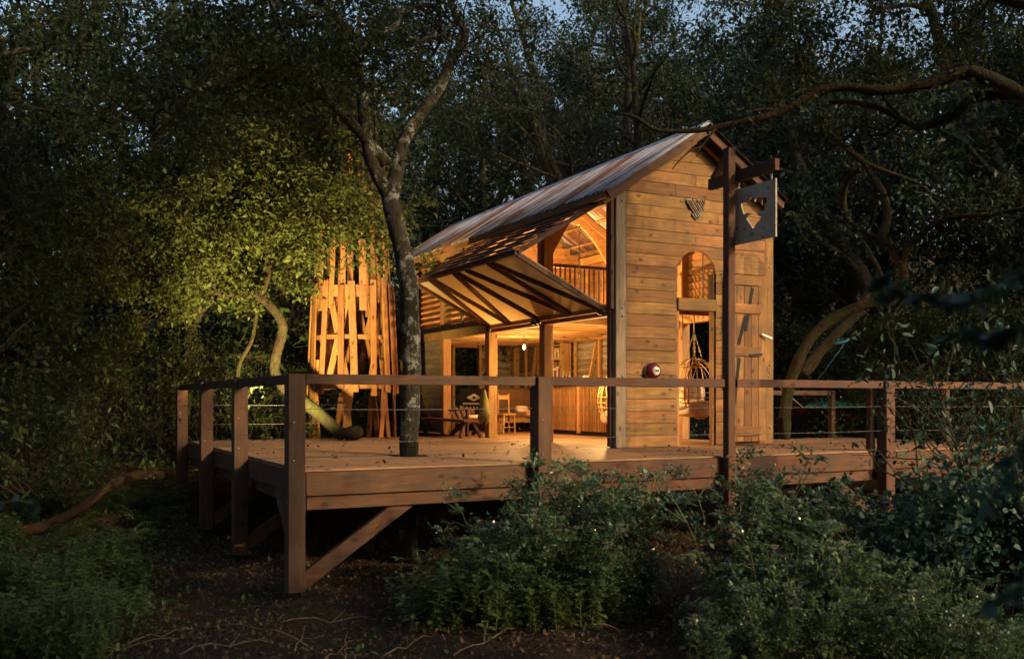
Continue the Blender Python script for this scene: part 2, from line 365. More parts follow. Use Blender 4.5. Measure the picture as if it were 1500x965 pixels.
# fascia boards, rim beam and joists
for a, b in ((0.0, 3.0), (3.002, 6.1), (6.102, 9.2), (9.202, 12.9)):
    beam('fascia_board', DK, (a, -0.022, -0.165), (b, -0.022, -0.165), 0.044, 0.27, 'post')
    beam('rim_beam', DK, (a+0.02, 0.055, -0.385), (b, 0.055, -0.385), 0.09, 0.165, 'post')
for a, b in ((0.0, 2.9), (2.902, 5.8), (5.802, 8.6)):
    beam('fascia_board', DK, (-0.022, a, -0.165), (-0.022, b, -0.165), 0.044, 0.27, 'post')
    beam('rim_beam', DK, (0.09, a+0.11, -0.385), (0.09, b, -0.385), 0.09, 0.165, 'post')
for k in range(1, 22): beam('joist', DK, (0.05+0.6*k, 0.02, -0.14), (0.05+0.6*k, 8.5 if k < 10 else 4.2, -0.14), 0.05, 0.2, 'darkpost')
beam('fascia_board', DK, (0, 8.63, -0.165), (5.86, 8.63, -0.165), 0.04, 0.27, 'post')
beam('fascia_board', DK, (9.36, 4.29, -0.165), (12.9, 4.29, -0.165), 0.04, 0.27, 'post')
RT, RH = 1.10, 0.115
def rail_post(x, y, top=RT, w=0.195, mat='post', shoe=True):
    g = float(gz(x, y)); z0 = g + 0.07
    beam('railing_post', DK, (x, y, z0), (x, y, top), w, w, mat, bev=0.008)
    if shoe: beam('post_shoe', DK, (x, y, g-0.12), (x, y, z0), w*0.62, w*0.62, 'black')
    for z in (0.12, 0.55):
        if z < top: MB().tube([(x-w*0.2, y-w/2-0.012, z), (x-w*0.2, y-w/2+0.01, z)], 0.012, 8).build('bolt', 'steel', DK, (x, y, z))
FY = -0.145; FX = -0.145
FPX = [-0.10, 3.03, 9.22, 12.4]
rail_post(-0.145, -0.10)
rail_post(3.03, FY); rail_post(9.25, FY); rail_post(12.9, FY)
LPY = [2.98, 5.75, 8.5]
for yy in LPY: rail_post(FX, yy)
beam('railing_post', DK, (9.10, 0.03, 0.02), (9.10, 0.03, 0.97), 0.1, 0.1, 'post')
beam('railing_post', DK, (3.03, 0.03, 0.02), (3.03, 0.03, 0.97), 0.1, 0.1, 'post')
edges = [(-0.04, 2.93), (3.13, 5.985), (6.205, 9.15), (9.35, 12.8)]
for a, b in edges:
    beam('handrail', DK, (a, FY, RT-RH/2), (b, FY, RT-RH/2), 0.09, RH, 'post')
    for z in (0.32, 0.70):
        pts = [(a + (b-a)*k/8, FY, z - 0.012*math.sin(math.pi*k/8)) for k in range(9)]
        MB().tube(pts, 0.003, 5).build('cable', 'cable', DK, (a, FY, z))
ly = [-0.0] + LPY
for a, b in zip(ly[:-1], ly[1:]):
    beam('handrail', DK, (FX, a+0.1, RT-RH/2), (FX, b-0.1, RT-RH/2), 0.09, RH, 'post')
    for z in (0.32, 0.70):
        MB().tube([(FX, a+0.1, z), (FX, (a+b)/2, z-0.012), (FX, b-0.1, z)], 0.003, 5).build('cable', 'cable', DK, (FX, a, z))
# the back of the deck by the tower, and the railing at the right hand end
for z in (0.32, 0.70): MB().tube([(FX, 8.5, z), (1.8, 8.66, z-0.01), (3.2, 8.66, z)], 0.003, 5).build('cable', 'cable', DK, (0, 8.6, z))
for x in (9.6, 12.7): beam('railing_post', DK, (x, 4.36, -0.6), (x, 4.36, 1.0), 0.11, 0.11, 'post')
beam('handrail', DK, (9.66, 4.36, 0.95), (12.64, 4.36, 0.95), 0.07, 0.1, 'post')
beam('railing_post', DK, (12.7, 1.5, 0.0), (12.7, 1.5, 1.0), 0.11, 0.11, 'post')
# braces below the deck: front posts inwards, left posts inwards, plus one along the side
def brace(p0, p1, hint): beam('brace', DK, p0, p1, 0.07, 0.155, 'post', hint)
prism('brace', DK, [(-0.046, -1.37), (-0.046, -1.16), (0.98, -0.4705), (1.27, -0.4705)], -0.115, -0.035, 'post')
brace((-0.10, 0.06, -0.98), (-0.10, 0.86, -0.30), (0, 0, 1))
for yy in LPY[:2]: g = float(gz(-0.1, yy)); prism('brace', DK, [(-0.046, g+0.12), (-0.046, g+0.33), (0.95, -0.4705), (1.22, -0.4705)], yy-0.04, yy+0.04, 'post')
brace((9.12, -0.05, -1.05), (8.2, -0.05, -0.44), (0, 0, 1)); brace((3.15, -0.05, -1.2), (4.2, -0.05, -0.44), (0, 0, 1))
for x in (3.0, 6.0, 9.0):
    for yy in (3.0, 6.0):
        beam('support_post', DK, (x, yy, -1.6), (x, yy, -0.24), 0.18, 0.18, 'darkpost')

# ------------------------------------------------------------------ the sign
SP = thing('sign_post', 'tall square post with a cantilever arm rising above the railing', 'post', (6.095, -0.145, -1.4))
beam('post', SP, (6.095, -0.145, -1.55), (6.095, -0.145, 4.40), 0.128, 0.128, 'post', bev=0.008)
beam('arm', SP, (6.245, 0.47, 4.01), (6.245, -0.96, 4.01), 0.08, 0.16, 'post')
beam('arm_brace', SP, (6.245, 0.40, 4.09), (6.2, -0.02, 4.38), 0.06, 0.09, 'post', (1, 0, 0))
cut = [(-0.34, 3.58), (-0.52, 3.60), (-0.56, 3.63), (-0.60, 3.61), (-0.63, 3.55), (-0.65, 3.60), (-0.78, 3.58), (-0.79, 3.57), (-0.86, 3.58), (-0.88, 3.53), (-0.84, 3.43), (-0.82, 3.39), (-0.80, 3.38), (-0.73, 3.40), (-0.67, 3.39), (-0.71, 3.34), (-0.77, 3.31), (-0.73, 3.27), (-0.67, 3.24), (-0.60, 3.17), (-0.55, 3.23), (-0.46, 3.34), (-0.50, 3.38), (-0.54, 3.40), (-0.50, 3.42), (-0.40, 3.41), (-0.36, 3.51)]
outer = [(-0.09, 3.03), (-0.94, 3.03), (-0.94, 3.82), (-0.09, 3.82)]; cut = [(p[0]+0.11, p[1]+0.03) for p in cut]
SG = thing('hanging_sign', 'grey board sign with a ragged map shape cut through it, hung from the post arm', 'sign', (6.245, -0.62, 3.0))
def holed_plate():
    bm = bmesh.new(); es = []
    for poly in (outer, cut):
        vsx = [bm.verts.new((-0.014, p[0]+0.62, p[1]-3.0)) for p in poly]
        es += [bm.edges.new((vsx[i], vsx[(i+1) % len(vsx)])) for i in range(len(vsx))]
    r = bmesh.ops.triangle_fill(bm, edges=es, use_beauty=True)
    fs = [g for g in bm.faces]
    ex = bmesh.ops.extrude_face_region(bm, geom=fs)
    bmesh.ops.translate(bm, vec=(0.028, 0, 0), verts=[g for g in ex['geom'] if isinstance(g, bmesh.types.BMVert)])
    bmesh.ops.recalc_face_normals(bm, faces=bm.faces[:])
    me = bpy.data.meshes.new('plate'); bm.to_mesh(me); bm.free(); return me
part('plate', holed_plate(), 'signwood', SG, (6.245, -0.62, 3.0))
beam('tab', SG, (6.228, -0.675, 3.615), (6.228, -0.675, 3.505), 0.006, 0.012, 'signwood', (0, 1, 0), 0)
for yy in (-0.18, -0.85):
    m = MB()
    for k in range(3):
        c = Vector((6.245, yy, 3.80+0.045*k)); ax = k % 2
        m.tube([c + Vector(((0.013*math.cos(a)) if ax else 0, 0 if ax else 0.013*math.cos(a), 0.03*math.sin(a))) for a in [2*math.pi*j/10 for j in range(11)]], 0.004, 5, False)
    m.build('chain', 'steel', SG, (6.245, yy, 3.8))

# ------------------------------------------------------------------ the cabin
HX0, HX1, HY0, HY1 = 5.88, 9.30, 2.45, 12.6
RX, RZ, SLOPE = 7.52, 5.46, 0.65                       # ridge line (top of the rafters' back) and pitch
HS = thing('timber_cabin', 'two storey larch boarded cabin with rusty corrugated iron roof, lit up inside', 'cabin', (7.5, 7.5, 0))
def roof_z(x): return RZ - SLOPE*abs(x-RX)
PY = [2.55, 5.0, 7.4, 9.85, 12.5]
for yy in PY:
    mat = 'clad' if yy == PY[0] else 'inside'
    beam('corner_post' if yy in (PY[0], PY[-1]) else 'wall_post', HS, (HX0+0.1, yy, 0.0), (HX0+0.1, yy, roof_z(HX0+0.1)-0.14), 0.2, 0.2, 'greyboard' if yy == PY[0] else mat, bev=0.008)
    beam('corner_post' if yy in (PY[0], PY[-1]) else 'wall_post', HS, (HX1-0.1, yy, 0.0), (HX1-0.1, yy, roof_z(HX1-0.1)-0.14), 0.2, 0.2, mat, bev=0.008)
for x in (HX0-0.045, ):                                   # dark plank bolted on the outer face of the corner post
    beam('post_plank', HS, (x, 2.56, 2.32), (x, 2.56, 4.28), 0.07, 0.15, 'darkpost'); beam('post_plank', HS, (x+0.012, 2.60, 0.02), (x+0.012, 2.60, 2.30), 0.04, 0.10, 'darkpost')
beam('post_plank', HS, (HX0-0.03, 5.0, 2.5), (HX0-0.03, 5.0, 4.25), 0.05, 0.16, 'darkpost')
for zz in (4.12, 2.2, 2.34, 1.2):
    MB().tube([(HX0+0.13, HY0-0.02, zz), (HX0+0.13, HY0+0.01, zz)], 0.018, 8).build('bolt', 'steel', HS, (HX0+0.13, HY0, zz))
    MB().tube([(HX1-0.08, HY0-0.02, zz-0.9), (HX1-0.08, HY0+0.01, zz-0.9)], 0.018, 8).build('bolt', 'steel', HS, (HX1-0.08, HY0, zz))
# floor of the cabin
y = 2.38
while y < 12.6:
    l = random.uniform(1.0, 2.4)
    beam('floor_board', HS, (HX0, y+0.07, -0.014), (HX0+l, y+0.07, -0.014), 0.143, 0.028, 'deck', bev=0.004)
    beam('floor_board', HS, (HX0+l+0.003, y+0.07, -0.014), (HX1+0.05, y+0.07, -0.014), 0.143, 0.028, 'deck', bev=0.004); y += 0.149
for x in (5.95, 7.5, 9.2): beam('sill_beam', HS, (x, 4.5 if x < 9 else 2.45, -0.16), (x, 12.6, -0.16), 0.15, 0.24, 'darkpost')
# plates and mezzanine beams
ZP = roof_z(HX0+0.1)-0.14
for x in (HX0+0.09, HX1-0.09):
    beam('wall_plate', HS, (x, HY0+0.2, roof_z(x)-0.24), (x, HY1-0.01, roof_z(x)-0.24), 0.14, 0.18, 'inside')
for a, b in zip(PY[:-1], PY[1:]):
    beam('floor_beam', HS, (HX0+0.1, a+0.1, 2.32), (HX0+0.1, b-0.1, 2.32), 0.15, 0.2, 'inside'); zb_ = 2.46 if a < 3 else 2.32; beam('floor_beam', HS, (HX1-0.1, a+0.1, zb_), (HX1-0.1, b-0.1, zb_), 0.15, 0.2, 'inside')
yy = 5.0
while yy < 12.5:
    beam('floor_joist', HS, (HX0+0.18, yy, 2.34), (HX1-0.18, yy, 2.34), 0.06, 0.16, 'inside'); yy += 0.6
for k in range(23): beam('floor_board', HS, (HX0+0.2+0.131*k, 5.0, 2.435), (HX0+0.2+0.131*k, 12.4, 2.435), 0.128, 0.026, 'inside', bev=0.003)
# balustrade along the mezzanine edge
beam('balustrade_rail', HS, (HX0+0.25, 5.0, 3.37), (HX1-0.25, 5.0, 3.37), 0.06, 0.07, 'clad')
beam('balustrade_rail', HS, (HX0+0.25, 5.0, 2.55), (HX1-0.25, 5.0, 2.55), 0.05, 0.05, 'clad')
for k in range(27): beam('baluster', HS, (HX0+0.3+0.108*k, 5.0, 2.575), (HX0+0.3+0.108*k, 5.0, 3.335), 0.03, 0.03, 'clad')
beam('newel_post', HS, (7.55, 5.0, 2.45), (7.55, 5.0, 3.45), 0.09, 0.09, 'inside')
# roof frame: rafters with curved braces, purlins
for yy in PY:
    for s in (-1, 1):
        xe = HX0-0.30 if s < 0 else HX1-0.08
        beam('rafter', HS, (xe, yy, roof_z(xe)-0.085), (RX, yy, RZ-0.085), 0.1, 0.15, 'inside')
    if yy in PY[1:-1]:
        beam('collar', HS, (RX-0.78, yy+0.085, 4.84), (RX+0.78, yy+0.085, 4.84), 0.06, 0.14, 'inside')
        for s in (-1, 1):                                   # arched brace
            xw = HX0+0.21 if s < 0 else HX1-0.21
            outp = []; inp = []
            for k in range(9):
                t = k/8; x = xw + (RX - s*0.0 - xw)*t*0.72; zt = roof_z(x)-0.17
                zb = 3.55 + (4.72-3.55)*math.sin(t*math.pi/2)
                outp.append((x, max(zt, zb+0.03))); inp.append((x, zb))
            prism('arch_brace', HS, outp + inp[::-1], yy-0.035, yy+0.035, 'inside')
for s in (-1, 1):
    for q in (0.18, 0.62, 1.08, 1.52):
        x = RX + s*q; beam('purlin', HS, (x, 2.14, roof_z(x)+0.022), (x, 12.95, roof_z(x)+0.022), 0.07, 0.045, 'inside')
# barge boards and their soffits at the front gable
for s, xe in ((-1, HX0-0.36), (1, HX1-0.06)):
    beam('barge_board', HS, (xe, 2.13, roof_z(xe)-0.045), (RX, 2.13, RZ-0.045), 0.04, 0.16, 'post')
    beam('barge_board', HS, (xe, 12.97, roof_z(xe)-0.06), (RX, 12.97, RZ-0.06), 0.04, 0.19, 'clad')
    beam('verge_rafter', HS, (xe, 2.35, roof_z(xe)-0.10), (RX, 2.35, RZ-0.10), 0.09, 0.17, 'clad')
    beam('fascia_board', HS, (xe+s*0.03, 2.16, roof_z(xe)-0.03), (xe+s*0.03, 12.95, roof_z(xe)-0.03), 0.03, 0.13, 'clad')
# corrugated sheets
SW, PITCH, AMP = 0.78, 0.13, 0.021
def sheet_mesh(s):
    xe = HX0-0.42 if s < 0 else HX1-0.0
    p0 = Vector((RX + s*0.015, 0, RZ+0.058)); p1 = Vector((xe, 0, roof_z(xe)+0.062)); mid = (p0+p1)/2
    nrm = Vector((s*SLOPE, 0, 1)).normalized(); V = []; F = []; n = 64; W = SW+0.05
    for t in (0, 1):
        for i in range(n+1):
            yv = -W/2 + W*i/n; h = AMP*math.sin(2*math.pi*yv/PITCH)
            for q in (p0, p1): V.append((q-mid) + Vector((0, yv, 0)) + nrm*(h - 0.003*t))
    k = (n+1)*2
    for i in range(n):
        a = 2*i; F.append((a, a+1, a+3, a+2)); F.append((k+a, k+a+2, k+a+3, k+a+1))
        F.append((a, a+2, k+a+2, k+a)); F.append((a+1, k+a+1, k+a+3, a+3))
    me = mesh_from('roof_sheet', V, F, False)
    for p in me.polygons: p.use_smooth = abs(p.normal.dot(nrm)) > 0.5
    return me, mid
def ridge_mesh():
    V = []; prof = [(-0.17, -0.105), (-0.03, -0.004), (0.0, 0.012), (0.03, -0.004), (0.17, -0.105)]
    for yv in (2.08, 13.05):
        for x, z in prof: V.append((x, yv-7.5, z+0.088))
        for x, z in prof: V.append((x, yv-7.5, z+0.084))
    n = len(prof); F = [(i, i+1, 2*n+i+1, 2*n+i) for i in range(n-1)] + [(n+i, 3*n+i, 3*n+i+1, n+i+1) for i in range(n-1)] + [(i, n+i, n+i+1, i+1) for i in range(n-1)]
    return mesh_from('ridge', V, F)
RF = part('roof', ridge_mesh(), 'zinc', HS, (RX, 7.5, RZ))
for s in (-1, 1):
    me, mid = sheet_mesh(s); yv = 2.06 + SW/2; k = 0
    while yv < 13.0:
        part('roof_sheet', me, 'iron', RF, (mid.x, yv, mid.z + 0.004*(k % 2))); yv += SW; k += 1
# ---------------- front gable wall: boards with the arched doorway cut out of them
DX0, DX1, DZ, AZ, AR = 7.14, 7.98, 2.36, 2.98, 0.42      # doorway, lintel height, spring and radius of the arch
ACX = (DX0+DX1)/2
def studs():
    m = MB()
    for x in (6.13, 7.06, 8.06, 8.98): m.box((x, 2.545, roof_z(x)/2-0.12), (0.09, 0.09, roof_z(x)-0.26))
    for xa, xb, za, zb in ((6.09, 7.10, 0.0, 3.46), (8.02, 9.09, 0.0, 3.46), (6.09, 9.09, 3.461, 4.25)): m.box(((xa+xb)/2, 2.507, (za+zb)/2), (xb-xa, 0.008, zb-za))
    for k in range(6): w = 2*(RZ-0.17-4.25-0.17*(k+1))/SLOPE; m.box((RX, 2.507, 4.25+0.17*(k+0.5)), (w, 0.008, 0.17))
    m.box(((6.13+7.06)/2, 2.546, 2.4), (0.83, 0.085, 0.1)); m.box(((8.06+8.98)/2, 2.546, 2.4), (0.82, 0.085, 0.1))
    return m
GW = studs().build('gable_wall', 'darkpost', HS, (7.5, 2.5, 0), False)
def arch_x(z, s): return ACX + s*(math.sqrt(max(AR*AR-(z-AZ)**2, 0)) if z > AZ else (DX1-DX0)/2)
def gable_board(poly): prism('board', GW, poly, HY0+random.uniform(0, 0.012), HY0+0.05, 'clad')
XA, XB, RP = HX0+0.203, HX1-0.203, 0.2047
def clipx(z0, z1, xa, xb):
    """trapezoid of a board under the roof slope"""
    lim = lambda z: (RZ-0.13-z)/SLOPE
    P = []
    for x, z in ((xa, z0), (xb, z0), (xb, z1), (xa, z1)):
        P.append((min(max(x, RX-lim(z)), RX+lim(z)), z))
    return P
z = 0.0; row = 0
while z < RZ-0.2:
    z0, z1 = z+0.0045, min(z+RP-0.0045, RZ-0.15)
    top = AZ+AR
    if z1 <= top:
        zsn = [z0+(z1-z0)*k/5 for k in range(6)]
        gable_board([(XA, z0), *[(arch_x(q, -1), q) for q in zsn], (XA, z1)])
        gable_board([(XB, z1), *[(arch_x(q, 1), q) for q in zsn[::-1]], (XB, z0)])
    elif z0 < top:
        a = [arch_x(z0, -1) + (arch_x(z0, 1)-arch_x(z0, -1))*k/10 for k in range(11)]
        notch = [(x, AZ+math.sqrt(max(AR*AR-(x-ACX)**2, 0))) for x in a]
        notch[0] = (a[0], z0); notch[-1] = (a[-1], z0)
        gable_board([(XA, z0), *notch, (XB, z0), (XB, z1), (XA, z1)])
    else:
        j = RX + (0.03 if row % 3 else -0.42) + random.uniform(-0.02, 0.02); j += 0.5*(row % 4 == 3)
        if RZ - z1 > 0.6: gable_board(clipx(z0, z1, XA, j-0.001)); gable_board(clipx(z0, z1, j+0.001, XB))
        else: gable_board(clipx(z0, z1, XA, XB))
    z += RP; row += 1
# jambs, lintel, arched window bars
beam('door_jamb', HS, (DX0+0.035, 2.56, 0.0), (DX0+0.035, 2.56, DZ), 0.07, 0.14, 'inside'); beam('door_jamb', HS, (DX1-0.02, 2.55, 0.0), (DX1-0.02, 2.55, DZ), 0.04, 0.10, 'inside')
beam('lintel', HS, (DX0-0.0, 2.49, DZ+0.10), (DX1+0.0, 2.49, DZ+0.10), 0.14, 0.20, 'clad')
beam('door_jamb', HS, (DX1-0.02, 2.55, 2.57), (DX1-0.02, 2.55, 3.02), 0.05, 0.12, 'darkpost')
beam('glazing_bar', HS, (7.76, 2.54, 2.57), (7.76, 2.54, 3.37), 0.014, 0.014, 'black'); beam('glazing_bar', HS, (7.55, 2.53, 3.12), (7.96, 2.53, 3.12), 0.014, 0.014, 'black')
# the arched plank door, opened flat against the wall
LX0, LX1 = 8.19, 9.02; LCX = (LX0+LX1)/2; LR = (LX1-LX0)/2
DR = part('door', boxmesh(0.03, 0.04, 2.0), 'darkpost', HS, (LX0-0.02, 2.355, 2.0))
pw = (LX1-LX0)/5
for k in range(5):
    xa, xb = LX0+pw*k+0.0015, LX0+pw*(k+1)-0.0015
    beam('plank', DR, ((xa+xb)/2, 2.363, 0.06), ((xa+xb)/2, 2.363, 3.02), xb-xa, 0.035, 'clad')
    arc = [(xb+(xa-xb)*q/6, 3.035+math.sqrt(max(LR*LR-((xb+(xa-xb)*q/6)-LCX)**2, 0.0004))) for q in range(7)]
    prism('plank', DR, [(xa, 3.035), (xb, 3.035), *arc], 2.347, 2.381, 'clad')
for zz in (0.25, 1.66, 2.42, 2.92):
    beam('ledge', DR, (LX0+0.01, 2.330, zz), (LX1-0.13, 2.330, zz), 0.03, 0.17, 'clad')
for (xa, za), (xb, zb) in (((LX0+0.36, 2.02), (LX0+0.52, 2.80)), ((LX0+0.20, 1.78), (LX0+0.36, 2.30)), ((LX0+0.10, 0.72), (LX0+0.22, 1.54))):
    beam('gap_shadow', DR, (xa, 2.344, za), (xb, 2.344, zb), 0.005, 0.07, 'ink', (1, 0, 0), 0)  # dark strips painted for the shadow in the gaps of the door's brace
beam('bolt_latch', DR, (LX0+0.42, 2.305, 1.60), (LX0+0.72, 2.305, 1.62), 0.03, 0.035, 'black')
beam('handle', DR, (LX0+0.70, 2.305, 1.98), (LX0+0.90, 2.245, 1.90), 0.03, 0.035, 'steel')
# ---------------- left side: bifold awning lifted out over the deck
OXa, OZa = 4.13, 3.14
AW = thing('awning', 'bifold wall panel propped out as an awning, boarded above and ribbed clear sheet below', 'awning', (5.0, 5.0, 2.3))
Y0a, Y1a = 2.66, 7.12
h0 = Vector((HX0-0.07, 0, 4.17)); o0 = Vector((OXa, 0, OZa)); i0 = Vector((HX0-0.10, 0, 2.32))
nb = 9
for k in range(nb):
    a = h0.lerp(o0, (k+0.5)/nb); dirv = (o0-h0).normalized(); up = Vector((dirv.z, 0, -dirv.x)); up = up if up.z > 0 else -up
    tilt = (up - dirv*0.16).normalized()
    p = a + up*0.055
    beam('awning_board', AW, (p.x, Y0a-0.02, p.z), (p.x, Y1a+0.02 if k % 2 else Y1a-0.15, p.z), (o0-h0).length/nb+0.06, 0.022, 'post', tilt)
for yy in (Y0a, 3.85, 4.95, 6.05, Y1a):
    beam('upper_rib', AW, (h0.x, yy, h0.z), (o0.x+0.02, yy, o0.z+0.02), 0.05, 0.07, 'darkpost')
beam('outer_bar', AW, (OXa, Y0a, OZa+0.02), (OXa, Y1a, OZa+0.02), 0.07, 0.09, 'post')
beam('inner_bar', AW, (i0.x, Y0a, i0.z), (i0.x, Y1a, i0.z), 0.07, 0.08, 'inside')
ld = (i0-o0).normalized(); ln = Vector((-ld.z, 0, ld.x)); ln = ln if ln.z > 0 else -ln
yb = [Y0a, 3.69, 4.75, 5.82, Y1a]
for a, b in zip(yb[:-1], yb[1:]):
    pa = o0 + ln*0.05; pb = i0 + ln*0.05
    beam('clear_sheet', AW, (pa.x, (a+b)/2, pa.z), (pb.x, (a+b)/2, pb.z), b-a-0.004, 0.010, 'poly', ln, 0)
def rib(ya, yb_, mat='darkpost', w=0.06):
    pa = o0 + ld*0.03; pb = i0 - ld*0.03
    beam('rib', AW, (pa.x, ya, pa.z), (pb.x, yb_, pb.z), w, 0.075, mat, ln)
rib(Y0a+0.03, Y0a+0.03); rib(Y1a-0.03, Y1a-0.03, 'post')
rib(3.70, 2.80); rib(3.78, 3.72, 'post'); rib(4.70, 3.80); rib(5.12, 4.95, 'post', 0.09); rib(5.22, 6.10, 'post'); rib(6.25, 6.18, 'post'); rib(6.35, 7.02)
for yy in (2.72, 4.90, 5.10, 7.05): MB().tube([(i0.x-0.03, yy-0.05, i0.z-0.05), (i0.x-0.03, yy+0.05, i0.z-0.05)], 0.045, 12).build('roller', 'black', AW, (i0.x, yy, i0.z))
# louvres over the other two bays
for a, b in zip(PY[2:-1], PY[3:]):
    zz = 2.60
    while zz < 4.12:
        beam('louvre', HS, (HX0+0.06, a+0.1, zz), (HX0+0.06, b-0.1, zz), 0.15, 0.022, 'clad', (-0.9, 0, 1)); zz += 0.135
    beam('louvre_post', HS, (HX0-0.02, (a+b)/2, 2.45), (HX0-0.02, (a+b)/2, 4.15), 0.05, 0.09, 'darkpost')
beam('gutter_beam', HS, (HX0-0.05, 7.5, 2.46), (HX0-0.05, 12.6, 2.46), 0.08, 0.12, 'black')
# closed bay at the back: narrow boards and a brace
zz = 0.02
while zz < 2.15:
    beam('wall_board', HS, (HX0+0.07, 9.97, zz+0.055), (HX0+0.07, 12.39, zz+0.055), 0.03, 0.107, 'greyboard'); zz += 0.11
beam('brace', HS, (HX0+0.03, 10.4, 0.1), (HX0+0.03, 11.9, 2.1), 0.05, 0.12, 'clad', (1, 0, 0))
zz = 2.55
while zz < 4.2:
    beam('weatherboard', HS, (HX0+0.0, 12.66, zz+0.06), (HX1, 12.66, zz+0.06), 0.024, 0.135, 'clad', (0, 0.2, 1)); zz += 0.125
# ---------------- linings: corrugated sheet with studs and braces
def wall_sheet_mesh(L, H):
    V = []; F = []; n = int(H/PITCH*6)
    for t in (0, 1):
        for i in range(n+1):
            zz = H*i/n; h = 0.009*math.sin(2*math.pi*zz/PITCH)
            V += [(-L/2, h+0.004*t, zz), (L/2, h+0.004*t, zz)]
    k = 2*(n+1)
    for i in range(n):
        a = 2*i; F += [(a, a+1, a+3, a+2), (k+a, k+a+2, k+a+3, k+a+1)]
    return mesh_from('wall_sheet', V, F, True)
SM = {}
def wall_sheet(p, L, H, rz, parent=HS):
    k = (round(L, 2), round(H, 2))
    if k not in SM: SM[k] = wall_sheet_mesh(*k)
    part('wall_sheet', SM[k], 'iron_wall', parent, p, Quaternion((0, 0, 1), rz))
for a, b in ((5.1, 7.3), (7.5, 9.75), (9.95, 12.4)): wall_sheet((HX1-0.03, (a+b)/2, 0.02), b-a, 2.2, R(90))
for a, b in ((HX0+0.2, 7.33), (8.12, HX1-0.2)): wall_sheet(((a+b)/2, HY1-0.02, 0.02), b-a, 2.25, 0)
wall_sheet((7.72, HY1-0.02, 2.30), 0.78, 0.12, 0)
for x in (7.33, 8.12): beam('door_jamb', HS, (x, 12.5, 0), (x, 12.5, 2.26), 0.08, 0.12, 'inside')
beam('lintel', HS, (7.30, 12.5, 2.24), (8.16, 12.5, 2.24), 0.12, 0.08, 'inside')
beam('wall_stud', HS, (8.5, 12.48, 0), (8.5, 12.48, 2.24), 0.06, 0.08, 'inside'); beam('brace', HS, (8.2, 12.47, 1.2), (8.48, 12.47, 2.2), 0.05, 0.09, 'inside', (0, 1, 0))
for yv in (5.9, 8.2, 9.3, 10.3, 11.2, 11.9): beam('wall_stud', HS, (HX1-0.09, yv, 0.0), (HX1-0.09, yv, 2.24), 0.07, 0.07, 'inside')
for a, b in ((6.2, 7.1), (10.5, 11.1), (11.3, 11.8), (8.3, 9.0)): beam('brace', HS, (HX1-0.09, a, 2.2), (HX1-0.09, b, 0.3), 0.06, 0.1, 'inside', (1, 0, 0))
# boards on the right hand wall above, lapped like weatherboard
zz = 2.46
while zz < 4.1:
    for a, b in ((2.66, 4.9), (5.1, 7.3), (7.5, 12.4)): beam('weatherboard', HS, (HX1-0.02, a, zz+0.075), (HX1-0.02, b, zz+0.075), 0.024, 0.158, 'clad', (-0.22, 0, 1))
    zz += 0.145
# partition with pictures on the mezzanine
zz = 2.46
while zz < 5.1:
    lim = (RZ-0.2-zz-0.14)/SLOPE
    beam('partition_board', HS, (max(HX0+0.2, RX-lim), 8.9, zz+0.07), (min(HX1-0.2, RX+lim), 8.9, zz+0.07), 0.024, 0.138, 'clad'); zz += 0.14

# ------------------------------------------------------------------ lamps
def pendant(loc, drop, watts, label):
    t = thing('pendant_lamp', label, 'lamp', loc, 'bare bulbs lighting the cabin')
    x, y, z = loc
    MB().lathe([(0.004, -0.055), (0.022, -0.045), (0.032, -0.015), (0.026, 0.02), (0.014, 0.05)], loc, 14).build('bulb', 'bulb', t, loc)
    MB().lathe([(0.0, 0.05), (0.02, 0.05), (0.02, 0.10), (0.008, 0.115)], loc, 12).build('holder', 'black', t, loc)
    MB().tube([(x, y, z+0.11), (x, y, z+drop)], 0.005, 6).build('flex', 'black', t, loc)
    l = bpy.data.lights.new('bulb_light', 'POINT'); l.energy = watts; l.color = (1.0, 0.55, 0.18); l.shadow_soft_size = 0.05
    o = bpy.data.objects.new('bulb_light', l); COL.objects.link(o); o.parent = t; o.location = (0, 0, -0.12)
    return t
pendant((7.39, 8.56, 2.02), 0.28, 84, 'glowing bare bulb hanging above the sofa in the cabin')
pendant((7.0, 6.97, 1.72), 0.55, 139, 'bare bulb hanging behind the second post of the awning')
pendant((7.27, 4.80, 1.53), 2.7, 175, 'bare bulb glowing low beside the corner post by the bell')
pendant((7.0, 6.6, 3.30), 1.6, 506, 'bare bulb hanging above the mezzanine behind the awning')
pendant((7.5, 10.8, 3.4), 1.6, 241, 'bare bulb hanging behind the louvres at the far end')
# floodlight on the deck behind the trunk, turned to the slatted tower
def floodlight(loc, aim, watts, label):
    t = thing('floodlight', label, 'lamp', loc); loc = Vector(loc); d = (Vector(aim)-loc).normalized()
    q = d.to_track_quat('Z', 'Y').to_matrix(); c = loc + Vector((0, 0, 0.13))
    MB().box(c, (0.15, 0.11, 0.06), q).build('housing', 'black', t, loc, False)
    MB().box(c + q @ Vector((0, 0, 0.034)), (0.13, 0.09, 0.006), q).build('lens', 'flame', t, loc, False)
    MB().box(loc + Vector((0, 0, 0.008)), (0.14, 0.12, 0.016)).tube([loc + Vector((0, 0, 0.01)), c - d*0.02], 0.012, 6).build('bracket', 'black', t, loc, False)
    l = bpy.data.lights.new('flood_light', 'SPOT'); l.energy = watts; l.color = (1.0, 0.74, 0.28); l.spot_size = R(112); l.spot_blend = 1.0; l.shadow_soft_size = 0.06
    o = bpy.data.objects.new('flood_light', l); COL.objects.link(o); o.parent = t; o.location = Vector((0, 0, 0.13)) + d*0.06
    o.rotation_euler = d.to_track_quat('-Z', 'Y').to_euler()
floodlight((1.49, 6.31, 0.0), (2.2, 10.3, 4.4), 3600, 'small black floodlight on the deck behind the corner railing post')

